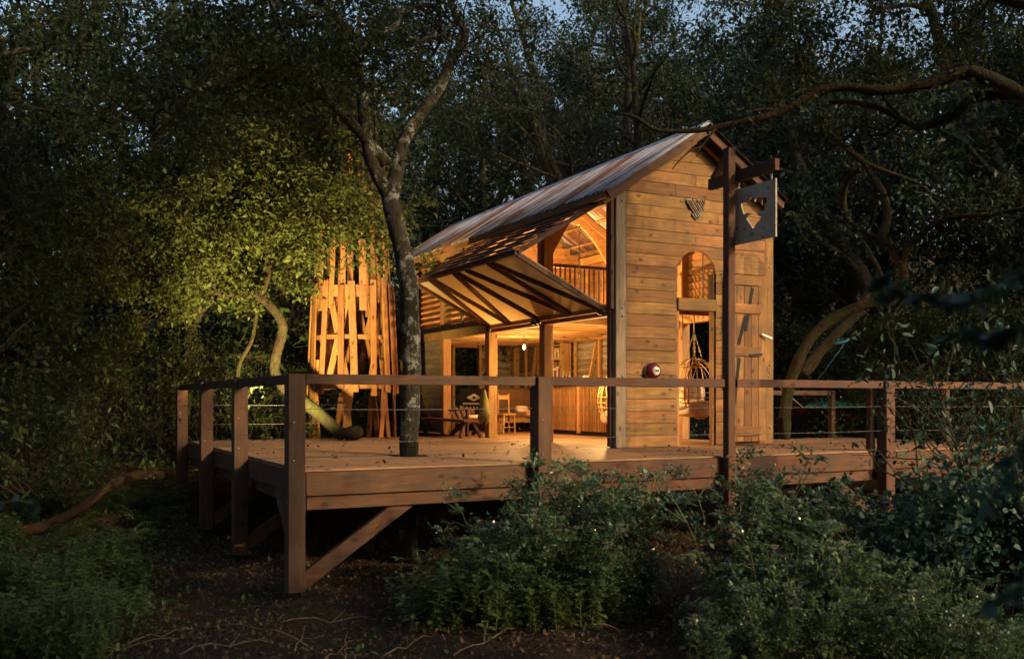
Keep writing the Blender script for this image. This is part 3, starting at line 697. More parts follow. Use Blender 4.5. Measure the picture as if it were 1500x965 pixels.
# ------------------------------------------------------------------ on the gable
BL = thing('fire_bell', 'round dark red fire bell with white label on the gable boards', 'bell', (6.58, 2.44, 1.29))
q = Vector((0, -1, 0)).to_track_quat('Z', 'Y').to_matrix(); c = Vector((6.58, 2.445, 1.29))
MB().lathe([(0.0, 0.0), (0.148, 0.0), (0.148, 0.03), (0.13, 0.035)], c, 28, q).build('backplate', 'steel', BL, c)
MB().lathe([(0.142, 0.03), (0.14, 0.07), (0.125, 0.105), (0.095, 0.132), (0.05, 0.148), (0.0, 0.152)], c, 28, q).build('dome', 'red', BL, c)
MB().lathe([(0.0, 0.172), (0.068, 0.168), (0.074, 0.145), (0.072, 0.12)], c, 24, q).build('label_disc', 'white', BL, c)
def text(body, size, mat, parent, loc, rot, name='lettering'):
    cu = bpy.data.curves.new(name, 'FONT'); cu.body = body; cu.size = size; cu.align_x = 'CENTER'; cu.align_y = 'CENTER'; cu.extrude = 0.001; cu.offset = 0.0015
    o = bpy.data.objects.new(name, cu); COL.objects.link(o); dg = bpy.context.evaluated_depsgraph_get(); me = bpy.data.meshes.new_from_object(o.evaluated_get(dg))
    bpy.data.objects.remove(o); o = part(name, me, mat, parent, loc); o.rotation_euler = rot
text('FIRE', 0.055, 'ink', BL, c + Vector((0, -0.174, 0)), (R(90), 0, 0))
outl = [(7.32, 4.26), (7.42, 4.29), (7.48, 4.28), (7.55, 4.21), (7.56, 4.28), (7.67, 4.29), (7.73, 4.29), (7.72, 4.24), (7.68, 4.17), (7.70, 4.12), (7.62, 4.05), (7.63, 4.02), (7.55, 3.93), (7.52, 3.92), (7.43, 4.01), (7.46, 4.07), (7.38, 4.12), (7.32, 4.23)]
EM = thing('map_emblem', 'small map shaped piece of corrugated iron fixed to the gable boards', 'emblem', (7.52, 2.43, 4.1))
prism('plate', EM, outl, 2.425, 2.445, 'iron_wall')
def inside_poly(p, poly):
    r = False; n = len(poly)
    for i in range(n):
        a, b = poly[i], poly[(i+1) % n]
        if (a[1] > p[1]) != (b[1] > p[1]) and p[0] < (b[0]-a[0])*(p[1]-a[1])/(b[1]-a[1])+a[0]: r = not r
    return r
for k in range(-8, 9):                                   # the flutes run down to the right
    d = Vector((0.62, -0.78)); nrm = Vector((0.78, 0.62)); base = Vector((7.52, 4.11)) + nrm*0.042*k; run = []
    for j in range(-40, 41):
        p = base + d*(0.01*j)
        if inside_poly(p, outl): run.append(p)
        if (not inside_poly(p, outl) or j == 40) and len(run) > 3:
            MB().tube([(run[0].x, 2.423, run[0].y), (run[-1].x, 2.423, run[-1].y)], 0.011, 6).build('flute', 'iron_wall', EM, (7.52, 2.43, 4.1)); run = []
        elif not inside_poly(p, outl): run = []

# ------------------------------------------------------------------ furniture
BR = thing('bar_counter', 'bar counter fronted with thin upright wooden slats', 'counter', (8.5, 7.6, 0))
beam('carcass', BR, (8.55, 6.3, 0.6), (8.55, 8.95, 0.6), 0.46, 0.98, 'darkpost'); beam('counter_top', BR, (8.5, 6.2, 1.17), (8.5, 9.05, 1.17), 0.66, 0.05, 'inside')
beam('plinth', BR, (8.56, 6.35, 0.055), (8.56, 8.9, 0.055), 0.4, 0.1, 'black')
for k in range(37):
    if k in (18,): beam('stile', BR, (8.29, 6.36+0.07*k, 0.05), (8.29, 6.36+0.07*k, 1.14), 0.07, 0.09, 'inside')
    else: beam('slat', BR, (8.295, 6.36+0.07*k, 0.10), (8.295, 6.36+0.07*k, 1.14), 0.03, 0.034, 'clad')
for k, (yv, h, mt) in enumerate(((6.5, 0.26, 'book3'), (6.62, 0.30, 'book1'), (6.8, 0.22, 'book4'), (8.45, 0.28, 'book3'), (8.6, 0.24, 'book0'), (8.75, 0.31, 'book3'))):
    bt = MB().lathe([(0.0, 0.0), (0.036, 0.0), (0.038, h*0.55), (0.014, h*0.75), (0.013, h), (0.0, h)], (8.55, yv, 1.197), 12).build('bottle', mt, None, (8.55, yv, 1.197)); tag(bt, 'glass bottle standing on the bar counter top', 'bottle', 'bottles on the bar counter')
LG = thing('leaning_book', 'yellowish open book propped on the bar counter', 'book', (8.45, 7.9, 1.2))
prism('cover', LG, [(8.36, 1.20), (8.52, 1.20), (8.66, 1.36), (8.52, 1.36)], 7.75, 7.79, 'paper'); prism('pages', LG, [(8.36, 1.205), (8.50, 1.205), (8.60, 1.33), (8.48, 1.33)], 7.70, 7.748, 'white')
SHF = thing('shelf_unit', 'wooden shelf unit of books against the lined wall', 'shelves', (9.0, 9.9, 0))
for yv in (9.42, 10.5): beam('upright', SHF, (9.0, yv, 0), (9.0, yv, 2.2), 0.3, 0.04, 'inside')
for zz in (0.3, 0.85, 1.35, 1.8, 2.15):
    beam('shelf', SHF, (9.0, 9.44, zz), (9.0, 10.48, zz), 0.3, 0.03, 'inside')
for zz in (1.365, 1.815):
    yv = 9.47; k = 0
    while yv < 10.42:
        w = random.uniform(0.03, 0.07); h = random.uniform(0.16, 0.27)
        b = beam('book', None, (8.96, yv+w/2, zz), (8.96, yv+w/2, zz+h), 0.18, w-0.004, 'book%d' % random.randrange(6), bev=0.003)
        tag(b, 'book standing on the wooden shelves behind the bar', 'book', 'books on the cabin shelves'); yv += w + (0.05 if random.random() < 0.15 else 0.002); k += 1
SF = thing('sofa', 'brown leather backed daybed with tan blanket on a timber base', 'sofa', (8.2, 10.5, 0))
beam('base', SF, (7.35, 10.4, 0.30), (9.0, 10.4, 0.30), 0.85, 0.12, 'inside')
for x in (7.5, 8.85):
    for yv in (10.05, 10.75): beam('leg', SF, (x, yv, 0), (x, yv, 0.24), 0.12, 0.12, 'inside')
def cushion(name, parent, c, sz, mat, bulge=0.25):
    V = []; F = []; n = 8
    bm = bmesh.new(); bmesh.ops.create_cube(bm, size=1); bmesh.ops.subdivide_edges(bm, edges=bm.edges[:], cuts=5, use_grid_fill=True)
    for v in bm.verts:
        p = v.co*2; rr = 1 - bulge*0.5*(p.x*p.x*p.y*p.y + p.y*p.y*p.z*p.z + p.x*p.x*p.z*p.z)/3
        v.co = Vector((p.x*sz[0]/2*rr, p.y*sz[1]/2*rr, p.z*sz[2]/2*rr*(1+bulge*(1-p.x*p.x)*(1-p.y*p.y)))) + Vector((random.uniform(-1, 1), random.uniform(-1, 1), random.uniform(-1, 1)))*0.006
    me = bpy.data.meshes.new(name); bm.to_mesh(me); bm.free(); me.polygons.foreach_set('use_smooth', [True]*len(me.polygons))
    return part(name, me, mat, parent, c)
cushion('seat_cushion', SF, (8.17, 10.4, 0.42), (1.62, 0.84, 0.15), 'brown'); cushion('back_cushion', SF, (8.17, 10.78, 0.78), (1.62, 0.2, 0.55), 'brown')
cushion('blanket', SF, (8.55, 10.25, 0.46), (0.75, 0.75, 0.16), 'blanket'); cushion('blanket', SF, (8.65, 9.95, 0.33), (0.45, 0.06, 0.32), 'blanket')
LP = thing('throw_pillow', 'small pale patterned pillow on the brown daybed', 'pillow', (8.15, 10.1, 0.5)); cushion('pillow_case', LP, (8.15, 10.15, 0.57), (0.3, 0.2, 0.14), 'knit')
ST = thing('side_chair', 'thin legged wooden chair standing before the daybed', 'chair', (7.25, 9.2, 0))
for x in (7.1, 7.4):
    for yv, h in ((9.05, 0.45), (9.35, 0.95)): beam('leg', ST, (x, yv, 0), (x*0.9+0.725, yv, h), 0.035, 0.035, 'inside')
beam('seat', ST, (7.08, 9.2, 0.46), (7.42, 9.2, 0.46), 0.36, 0.03, 'inside'); beam('back_rail', ST, (7.1, 9.35, 0.86), (7.4, 9.35, 0.86), 0.025, 0.1, 'inside')
for zz in (0.16, 0.28): beam('rung', ST, (7.1, 9.06, zz), (7.4, 9.06, zz), 0.02, 0.02, 'inside')
BN = thing('low_bench', 'long low plank bench with splayed legs outside the cabin wall', 'bench', (5.5, 9.2, 0))
beam('seat', BN, (5.45, 7.25, 0.36), (5.62, 10.9, 0.36), 0.34, 0.05, 'post')
for yv in (7.5, 10.6):
    for s in (-1, 1): beam('leg', BN, (5.50+s*0.24, yv-0.12, 0.0), (5.52+s*0.09, yv+0.05, 0.335), 0.06, 0.09, 'darkpost', (0, 1, 0))
AD = thing('armchair', 'slatted wooden armchair with a pale knitted throw by the open bay', 'chair', (6.05, 8.5, 0))
for s in (-1, 1):
    beam('arm', AD, (6.05+s*0.34, 8.05, 0.60), (6.05+s*0.34, 8.95, 0.56), 0.12, 0.03, 'post')
    beam('leg', AD, (6.05+s*0.30, 8.12, 0.0), (6.05+s*0.30, 8.12, 0.585), 0.05, 0.09, 'post'); beam('leg', AD, (6.05+s*0.27, 9.1, 0.0), (6.05+s*0.27, 8.15, 0.40), 0.04, 0.1, 'post', (0, 0, 1))
for k in range(5): beam('back_slat', AD, (5.81+0.12*k, 8.72, 0.24), (5.79+0.13*k, 9.12, 0.60+0.03*(2-abs(k-2))), 0.10, 0.02, 'darkpost', (0, 1, 0))
for k in range(5): beam('seat_slat', AD, (5.76, 8.2+0.12*k, 0.40-0.03*k), (6.34, 8.2+0.12*k, 0.40-0.03*k), 0.105, 0.02, 'inside')
TH = thing('knitted_throw', 'pale dotted knitted throw over the slatted armchair', 'throw', (6.05, 8.3, 0.4)); cushion('throw_cloth', TH, (6.05, 8.38, 0.43), (0.5, 0.42, 0.06), 'knit')
PN = thing('printed_panel', 'black and white printed panel leaning by the back doorway', 'panel', (7.75, 12.2, 0))
beam('board', PN, (7.42, 12.25, 0.55), (8.12, 12.25, 0.55), 0.03, 1.1, 'ink')
for k in range(5): beam('stripe', PN, (7.62+0.1*k, 12.231, 0.30), (7.62+0.1*k, 12.231, 0.62), 0.045, 0.004, 'white', bev=0)
prism('lozenge', PN, [(7.6, 0.86), (7.82, 0.76), (8.04, 0.86), (7.82, 0.97)], 12.228, 12.233, 'white'); prism('pupil', PN, [(7.75, 0.86), (7.82, 0.82), (7.89, 0.86), (7.82, 0.90)], 12.224, 12.229, 'ink')
beam('stripe', PN, (7.5, 12.231, 0.70), (8.05, 12.231, 0.70), 0.004, 0.05, 'white', bev=0)
for (x, zz, w, h, lb) in ((7.18, 4.05, 0.24, 0.32, 'larger framed picture on the mezzanine partition'), (7.50, 3.74, 0.20, 0.2, 'small framed picture low on the mezzanine partition')):
    P_ = thing('framed_picture', lb, 'picture', (x, 8.88, zz)); beam('frame', P_, (x-w/2, 8.88, zz), (x+w/2, 8.88, zz), 0.02, h, 'ink'); beam('mount', P_, (x-w/2+0.02, 8.868, zz), (x+w/2-0.02, 8.868, zz), 0.006, h-0.04, 'paper'); beam('image', P_, (x-w/4, 8.863, zz), (x+w/4, 8.863, zz), 0.004, h*0.35, 'darkpost', bev=0)
def coat(x, yv, z, lb):
    t = thing('hung_coat', lb, 'coat', (x, yv, z)); V = []; F = []; n = 14; rows = [(0.0, 0.05), (0.08, 0.10), (0.2, 0.13), (0.4, 0.15), (0.55, 0.17), (0.66, 0.13), (0.72, 0.05)]
    for dz, r in rows:
        for k in range(n):
            a = 2*math.pi*k/n; rr = r*(1+0.22*math.sin(3*a+dz*9)+random.uniform(-.08, .08)); V.append((rr*math.cos(a)*0.62, rr*math.sin(a), -dz + 0.04*math.sin(a*2)))
    for i in range(len(rows)-1):
        for k in range(n): F.append((i*n+k, i*n+(k+1) % n, (i+1)*n+(k+1) % n, (i+1)*n+k))
    F.append(tuple(range(n))); part('cloth', mesh_from('cloth', V, F, True), 'coat', t, (x, yv, z))
    MB().tube([(x+0.02, yv, z), (x+0.03, yv, z+0.08), (x+0.1, yv, z+0.09)], 0.008, 6).build('hook', 'black', t, (x, yv, z))
coat(5.79, 7.36, 1.02, 'olive coat hung on the post between the sofa and armchair'); coat(5.79, 4.95, 1.04, 'olive coat hung on the post behind the bar slats')
def egg_chair(c, label, top):
    t = thing('hanging_chair', label, 'chair', c); c = Vector(c); m = MB(); H, W = 0.62, 0.50
    def P(th, ph): return c + Vector((W*math.sin(th)*math.cos(ph), W*math.sin(th)*math.sin(ph), H*math.cos(th)*(1.0 if math.cos(th) > 0 else 0.8)))
    for k in range(12):
        ph = 2*math.pi*k/12 - math.pi/2
        if k == 0: continue
        a = [P(0.15 + (math.pi-0.3)*j/14, ph) for j in range(15)]
        m.tube(a, 0.010, 5)
    cage = m.build('cage', 'rattan', t, c); m = MB()
    for th in (1.45, 1.65, 1.85, 2.05, 2.25, 2.5, 2.75):
        lo = 0.0 if th > 1.75 else 0.55
        m.tube([P(th, -math.pi/2 + lo + (2*math.pi-2*lo)*j/28) for j in range(29)], 0.009, 5)
    for th in (0.15, 0.75): m.tube([P(th, -math.pi/2 + 0.5 + (2*math.pi-1.0)*j/24) for j in range(25)], 0.010, 5)
    for ph0 in (0, 1.2, 2.4, 3.6, 4.8): m.tube([P(1.5 - 0.95*math.sin(math.pi*j/16), ph0 + 1.1*j/16) for j in range(17)], 0.008, 5)
    m.build('weave', 'rattan', t, c)
    m = MB(); m.tube([c + Vector((0.36*math.cos(a), -0.28 + 0.10*abs(math.sin(a)), 0.02 + 0.55*math.sin(a))) for a in [2*math.pi*j/28 for j in range(29)]], 0.022, 8); m.build('rim', 'rattan', t, c)
    cushion('seat_cushion', t, c + Vector((0, 0.0, -0.34)), (0.68, 0.66, 0.26), 'cushion', 0.3); cushion('back_cushion', t, c + Vector((0.06, 0.18, -0.08)), (0.52, 0.24, 0.42), 'cushion', 0.3)
    ap = c + Vector((0, 0, 1.12))
    for k in range(4):
        a = math.pi/4 + k*math.pi/2; p = c + Vector((0.16*math.cos(a), 0.16*math.sin(a), 0.58)); m = MB(); n = 14
        for j in range(n):
            u = p.lerp(ap, (j+0.5)/n); s = Vector((0.012, 0, 0)) if j % 2 else Vector((0, 0.012, 0)); dv = (ap-p)/n*0.62
            m.tube([u+dv*math.sin(b)+s*math.cos(b) for b in [2*math.pi*w/8 for w in range(9)]], 0.0042, 4, False)
        m.build('chain', 'chain', t, c)
    MB().tube([ap, (ap.x, ap.y, top)], 0.012, 6).build('rope', 'rope', t, c)
egg_chair((8.55, 3.80, 0.98), 'rattan hanging chair with cream cushions seen through the arched doorway', 2.42)
egg_chair((8.0, 5.45, 0.78), 'rattan hanging chair beside the slatted bar, behind the corner post', 2.25)
beam('chair_beam', HS, (8.05, 3.80, 2.47), (9.1, 3.80, 2.47), 0.08, 0.1, 'inside')
# chain hanging in the open upper bay, and a small cup on the door sill
CH = thing('hanging_chain', 'knotted hoist chain hanging in the open upper bay', 'chain', (6.62, 4.85, 3.0)); m = MB()
for j in range(34):
    zz = 2.82+0.04*j; ax = j % 2; m.tube([(6.62+(0.014*math.cos(a) if ax else 0), 4.85+(0 if ax else 0.014*math.cos(a)), zz+0.028*math.sin(a)) for a in [2*math.pi*w/8 for w in range(9)]], 0.005, 4, False)
m.build('links', 'steel', CH, (6.62, 4.85, 3.0)); MB().lathe([(0, 2.74), (0.02, 2.76), (0.02, 2.80), (0, 2.82)], (6.62, 4.85, 0), 8).build('weight', 'black', CH, (6.62, 4.85, 3.0))
CU = thing('tin_cup', 'small pale tin cup on the cabin floor inside the arched doorway', 'cup', (7.85, 3.5, 0)); MB().lathe([(0.0, 0.0), (0.04, 0.0), (0.045, 0.09), (0.04, 0.09), (0.036, 0.008), (0, 0.008)], (7.85, 3.5, 0), 14).build('body', 'white', CU, (7.85, 3.5, 0)); MB().tube([(7.892, 3.5, 0.07), (7.93, 3.5, 0.06), (7.93, 3.5, 0.03), (7.89, 3.5, 0.02)], 0.006, 5).build('handle', 'white', CU, (7.85, 3.5, 0))

# ------------------------------------------------------------------ slatted tower behind the deck
TC = Vector((3.88, 10.36, 0)); TG = float(gz(TC.x, TC.y))
TW = thing('slatted_tower', 'tall round tower of upright orange timber slats on crossed legs behind the deck', 'tower', (TC.x, TC.y, TG))
def tp(a, r, z): return Vector((TC.x+r*math.cos(a), TC.y+r*math.sin(a), z))
def trad(z): return 1.02 - 0.045*max(z, 0)
for k in range(14):                                      # crossed legs
    a = 2*math.pi*k/14 + random.uniform(-.06, .06); s = (0.34 if k % 2 else -0.34)*random.uniform(.7, 1.2)
    p0 = tp(a, 1.0, TG-0.2); p1 = tp(a+s, 0.95, 1.7); o = (p0+p1)/2-TC; o.z = 0; beam('leg', TW, p0, p1, 0.13, 0.045, 'slat', o)
for k in range(17):                                      # middle slats, overlapping in and out
    a = 2*math.pi*k/17 + random.uniform(-.09, .09); z0 = 0.95 + random.uniform(-.12, .12); z1 = 3.42 + random.uniform(-.15, .15); o = Vector((math.cos(a), math.sin(a), 0))
    beam('slat', TW, tp(a, trad(1)+0.06, z0), tp(a+random.uniform(-.09, .09), trad(3.4)+0.06, z1), random.uniform(0.13, 0.18), 0.035, 'slat', o)
for k in range(12):
    a = 2*math.pi*k/12 + 0.1; s = 0.5 if k % 2 else -0.5; p0 = tp(a, trad(1)-0.04, 1.1); p1 = tp(a+s, trad(3)-0.04, 3.1); o = (p0+p1)/2-TC; o.z = 0; beam('cross_brace', TW, p0, p1, 0.14, 0.03, 'slat', o)
for z, h in ((1.12, 0.14), (2.2, 0.10), (3.22, 0.26)):   # hoops
    for k in range(16):
        a = 2*math.pi*k/16; b = 2*math.pi*(k+1)/16; o = Vector((0, 0, 1)); beam('hoop_board', TW, tp(a, trad(z), z), tp(b, trad(z), z), 0.03, h, 'slat', o)
for k in range(15):                                      # upper slats
    a = 2*math.pi*k/15 + random.uniform(-.1, .1); z1 = random.uniform(5.6, 7.4); o = Vector((math.cos(a), math.sin(a), 0))
    beam('slat', TW, tp(a, trad(2.9)-0.01, 2.85+random.uniform(-.1, .2)), tp(a+random.uniform(-.06, .06), trad(z1)-0.02, z1), random.uniform(0.11, 0.16), 0.035, 'slat', o)
for k in range(14):
    a = 2*math.pi*k/14; b = 2*math.pi*(k+1)/14; beam('hoop_board', TW, tp(a, trad(5.2)-0.05, 5.2), tp(b, trad(5.2)-0.05, 5.2), 0.03, 0.14, 'slat', (0, 0, 1))

# ------------------------------------------------------------------ boat and tarpaulin right of the cabin
CN = thing('canoe', 'dark red canoe lying on trestles behind the right hand end of the deck', 'canoe', (14.2, 5.6, 0)); V = []; F = []; ns = 18; nr = 9; A_ = Vector((12.9, 5.9, 0)); B_ = Vector((15.6, 4.2, 0)); dv = (B_-A_).normalized(); sv = Vector((-dv.y, dv.x, 0))
for i in range(ns+1):
    t = i/ns; w = 0.38*math.sin(math.pi*min(max(t, 0.02), 0.98))**0.6; c = A_.lerp(B_, t); sheer = 0.12*(2*t-1)**2
    for lay in (0, 1):
        for k in range(nr):
            a = math.pi*k/(nr-1); r_ = w*(1-0.05*lay); V.append(c + sv*(r_*math.cos(a)) + Vector((0, 0, 0.62 + sheer - (0.34-0.02*lay)*math.sin(a)**0.8)))
for i in range(ns):
    for lay in (0, 1):
        for k in range(nr-1):
            a = (i*2+lay)*nr+k; b = ((i+1)*2+lay)*nr+k; F.append((a, a+1, b+1, b) if lay else (a, b, b+1, a+1))
    for k in (0, nr-1): a = (i*2)*nr+k; b = ((i+1)*2)*nr+k; F.append((a, a+nr, b+nr, b))
part('hull', mesh_from('hull', V, F, True), 'hull', CN)
for s in (0, -1):
    m = MB(); m.tube([Vector(V[(i*2)*nr+(0 if s == 0 else nr-1)]) for i in range(ns+1)], 0.018, 6); m.build('gunwale', 'post', CN)
for t in (0.2, 0.8):
    c = A_.lerp(B_, t); g = float(gz(c.x, c.y))
    for s in (-1, 1): beam('trestle_leg', CN, (c.x+s*0.3, c.y, g-0.05), (c.x+s*0.12, c.y, 0.42), 0.06, 0.08, 'post')
TA = thing('tarpaulin', 'green tarpaulin stretched to a point above the red canoe', 'tarpaulin', (13.5, 6.0, 1.0)); V = []; F = []; n = 10; A_ = Vector((12.37, 4.88, 0.64)); B_ = Vector((13.46, 3.87, 0.65)); C_ = Vector((13.88, 5.90, 0.86)); idx = {}
for lay in (0, 1):
    for i in range(n+1):
        for j in range(n+1-i):
            u, v = i/n, j/n; p = A_*(1-u-v) + B_*u + C_*v; p.z -= 0.06*(u*(1-u-v)+v*(1-u-v)) + 0.006*lay; idx[(lay, i, j)] = len(V); V.append(p)
    for i in range(n):
        for j in range(n-i):
            F.append((idx[lay, i, j], idx[lay, i+1, j], idx[lay, i, j+1]))
            if i+j < n-1: F.append((idx[lay, i+1, j], idx[lay, i+1, j+1], idx[lay, i, j+1]))
part('sheet', mesh_from('sheet', V, F, True), 'tarp', TA); MB().tube([A_, (11.75, 5.3, 1.3)], 0.01, 5).tube([B_, (15.2, 4.4, 1.0)], 0.01, 5).build('guy_rope', 'rope', TA)
for x in (10.15, 10.42):
    b = beam('bollard', None, (x, 3.95, 0.0), (x, 3.95, 0.52), 0.13, 0.13, 'inside'); tag(b, 'short square timber stub standing on the deck beside the cabin', 'bollard', 'timber stubs on the deck')

# ------------------------------------------------------------------ trees
class Tree:
    def __init__(s, seed): s.r = random.Random(seed); s.rg = np.random.default_rng(seed); s.twigs = MB(); s.pts = []; s.dirs = []
    def jig(s, a): return Vector((s.r.gauss(0, a), s.r.gauss(0, a), s.r.gauss(0, a)))
    def path(s, p, d, L, n, wob, lift=0.0):
        out = [Vector(p)]; d = Vector(d).normalized()
        for i in range(n):
            d = (d + s.jig(wob) + Vector((0, 0, lift))).normalized(); out.append(out[-1] + d*(L/n))
        return out
    def leaves_on(s, path, n, spread):
        for _ in range(n):
            k = s.r.randrange(len(path)-1); t = s.r.random(); p = path[k].lerp(path[k+1], t)
            q = s.jig(spread); q.z *= 0.7; s.pts.append(p+q); dd = q.normalized() if q.length > 1e-6 else Vector((0, 0, 1)); s.dirs.append(dd)
    def spray(s, p, d, L, r, nleaf, spread, depth, wob=0.22, lift=0.02, kids=4):
        """a branch with side branches; leaves gather on the last ones"""
        path = s.path(p, d, L, 6, wob, lift); n = len(path)
        s.twigs.tube(path, [max(r*(1-0.8*i/(n-1)), 0.003) for i in range(n)], 5 if r > 0.02 else 3, False)
        if depth == 0: s.leaves_on(path[1:], nleaf, spread); return
        for k in range(kids):
            i = s.r.randrange(1, n-1); q = path[i].lerp(path[i+1], s.r.random()); dd = (path[i+1]-path[i]).normalized()
            side = dd.cross(s.jig(1)).normalized(); nd = (dd*0.55 + side*0.9).normalized()
            s.spray(q, nd, L*s.r.uniform(0.42, 0.68), r*0.5, nleaf, spread, depth-1, wob, lift, kids)
        s.leaves_on(path[3:], nleaf//2, spread)
    def finish(s, root, twigmat, leaf, size, tpl=DIA, aspect=0.5, loc=None):
        loc = WL[root.name] if loc is None else loc
        if s.twigs.v: tag(s.twigs.build('twigs', twigmat, root, loc), kind='stuff')
        P = np.array([tuple(p-loc) for p in s.pts]); D = np.array([tuple(d) for d in s.dirs])
        tag(part('crown', leafmesh('crown', P, size, s.rg, tpl, aspect, 0.5, D, 0.5), leaf, root, loc), kind='stuff')
def limb(root, name, pts, rads, mat, seg=10, n=5, bumpy=0.18):
    sp = spline(pts, n); m = len(sp); rr = [rads[0] + (rads[1]-rads[0])*(i/(m-1))**0.8 for i in range(m)]
    MB().tube(sp, rr, seg, True, bumpy).build(name, mat, root, WL[root.name]); return sp
# ---- the tree growing up through the deck
T = Tree(3); b0 = (2.07, 2.11, -1.45)
MT = thing('deck_tree', 'lichened forked tree growing up through the deck boards', 'tree', b0)
tr = limb(MT, 'trunk', [b0, (2.07, 2.11, -0.2)] + [(2.08, 2.12, 0.03), (2.11, 2.11, 0.66), (2.12, 2.10, 1.45), (2.10, 2.12, 2.24), (2.08, 2.12, 2.54), (2.03, 2.21, 2.94), (1.94, 2.31, 3.45), (1.88, 2.39, 3.81)], (0.142, 0.128), 'bark', 14)
LB = {}
for nm, pts, ra in (
    ('a', [(1.90, 2.38, 3.76), (1.76, 2.46, 4.04), (1.59, 2.43, 4.38), (1.49, 2.37, 4.90), (1.42, 2.29, 5.36), (1.22, 2.17, 5.73), (0.99, 2.07, 6.04), (0.59, 1.93, 6.33), (0.09, 1.97, 6.71)], (0.115, 0.05)),
    ('b', [(1.85, 2.41, 4.26), (1.63, 2.41, 4.48), (1.23, 2.28, 4.79), (0.77, 2.07, 5.05), (0.33, 1.84, 5.17), (-0.04, 1.58, 5.15), (-0.48, 1.36, 4.92), (-0.91, 1.24, 4.63), (-1.22, 1.06, 4.39), (-1.54, 0.89, 3.86)], (0.10, 0.02)),
    ('c', [(1.91, 2.38, 3.78), (2.04, 2.43, 4.28), (2.19, 2.58, 4.69), (2.54, 2.73, 5.19), (2.90, 2.88, 5.67), (3.16, 3.09, 6.18), (3.46, 3.27, 6.57), (3.61, 3.53, 6.90), (3.55, 3.79, 7.27), (3.60, 4.10, 7.80), (4.02, 4.45, 8.67)], (0.115, 0.05)),
    ('d', [(1.41, 2.19, 5.76), (1.60, 2.32, 6.06), (2.00, 2.56, 6.32), (2.26, 2.76, 6.71), (2.67, 3.00, 6.95), (2.98, 3.18, 7.01), (3.10, 3.34, 6.75), (3.13, 3.55, 6.55), (2.97, 3.75, 6.30)], (0.065, 0.025)),
    ('e', [(3.20, 3.18, 6.55), (2.89, 3.00, 6.52), (2.42, 2.68, 6.25), (2.09, 2.51, 6.34)], (0.03, 0.02)),
    ('f', [(1.72, 2.48, 4.34), (1.66, 2.40, 5.13), (1.53, 2.13, 5.91)], (0.03, 0.012)),
    ('g', [(0.77, 2.07, 5.05), (0.52, 2.20, 5.21), (-0.03, 2.25, 5.13), (-0.48, 2.26, 4.79)], (0.03, 0.01)),
    ('h', [(-0.00, 1.56, 5.14), (0.09, 1.29, 5.30), (-0.06, 1.14, 5.65), (-0.29, 1.04, 5.99)], (0.035, 0.015))):
    LB[nm] = limb(MT, 'limb', pts, ra, 'bark', 10)
for pts in ([(3.6, 4.0, 7.6), (5, 3, 8.8), (7, 2, 9.5), (9, 1.5, 9.8)], [(-0.2, 1.8, 6.4), (-1, 0, 7.8), (-0.5, -2.5, 8.6), (0.5, -5, 9.0)], [(3.6, 4, 7.6), (3, 6, 9.2), (2, 8, 9.8)], [(-0.2, 1.8, 6.4), (-2.5, 3, 7.8), (-4.5, 4.5, 8.5)], [(3.6, 4, 7.6), (4.5, 1, 9.2), (5, -2, 9.6), (5.5, -5, 9.6)]):  # extra high limbs added to shade the deck and clearing below
    sp = limb(MT, 'limb', pts, (0.07, 0.03), 'bark', 8)
    for _ in range(26): T.spray(sp[T.r.randrange(5, len(sp))], (T.r.gauss(0, 1), T.r.gauss(0, 1), T.r.gauss(0.2, 0.5)), T.r.uniform(1.4, 2.4), 0.03, 26, 0.22, 2, 0.22, 0.0, 3)
for nm, lo, cnt, L in (('a', 16, 22, 1.6), ('b', 12, 40, 1.3), ('c', 26, 14, 1.3), ('d', 14, 12, 0.9), ('g', 6, 10, 0.9), ('h', 6, 10, 1.0), ('f', 6, 4, 0.7)):
    for _ in range(cnt):
        i = T.r.randrange(lo, len(LB[nm])); d = Vector((T.r.gauss(0, 1), T.r.gauss(0, 1), T.r.gauss(0.35, 0.6))); T.spray(LB[nm][i], d, L*T.r.uniform(.6, 1.2), 0.02, 15, 0.10, 2, 0.25, 0.02, 3)
T.finish(MT, 'barkdark', 'leaf_oak', 0.075)
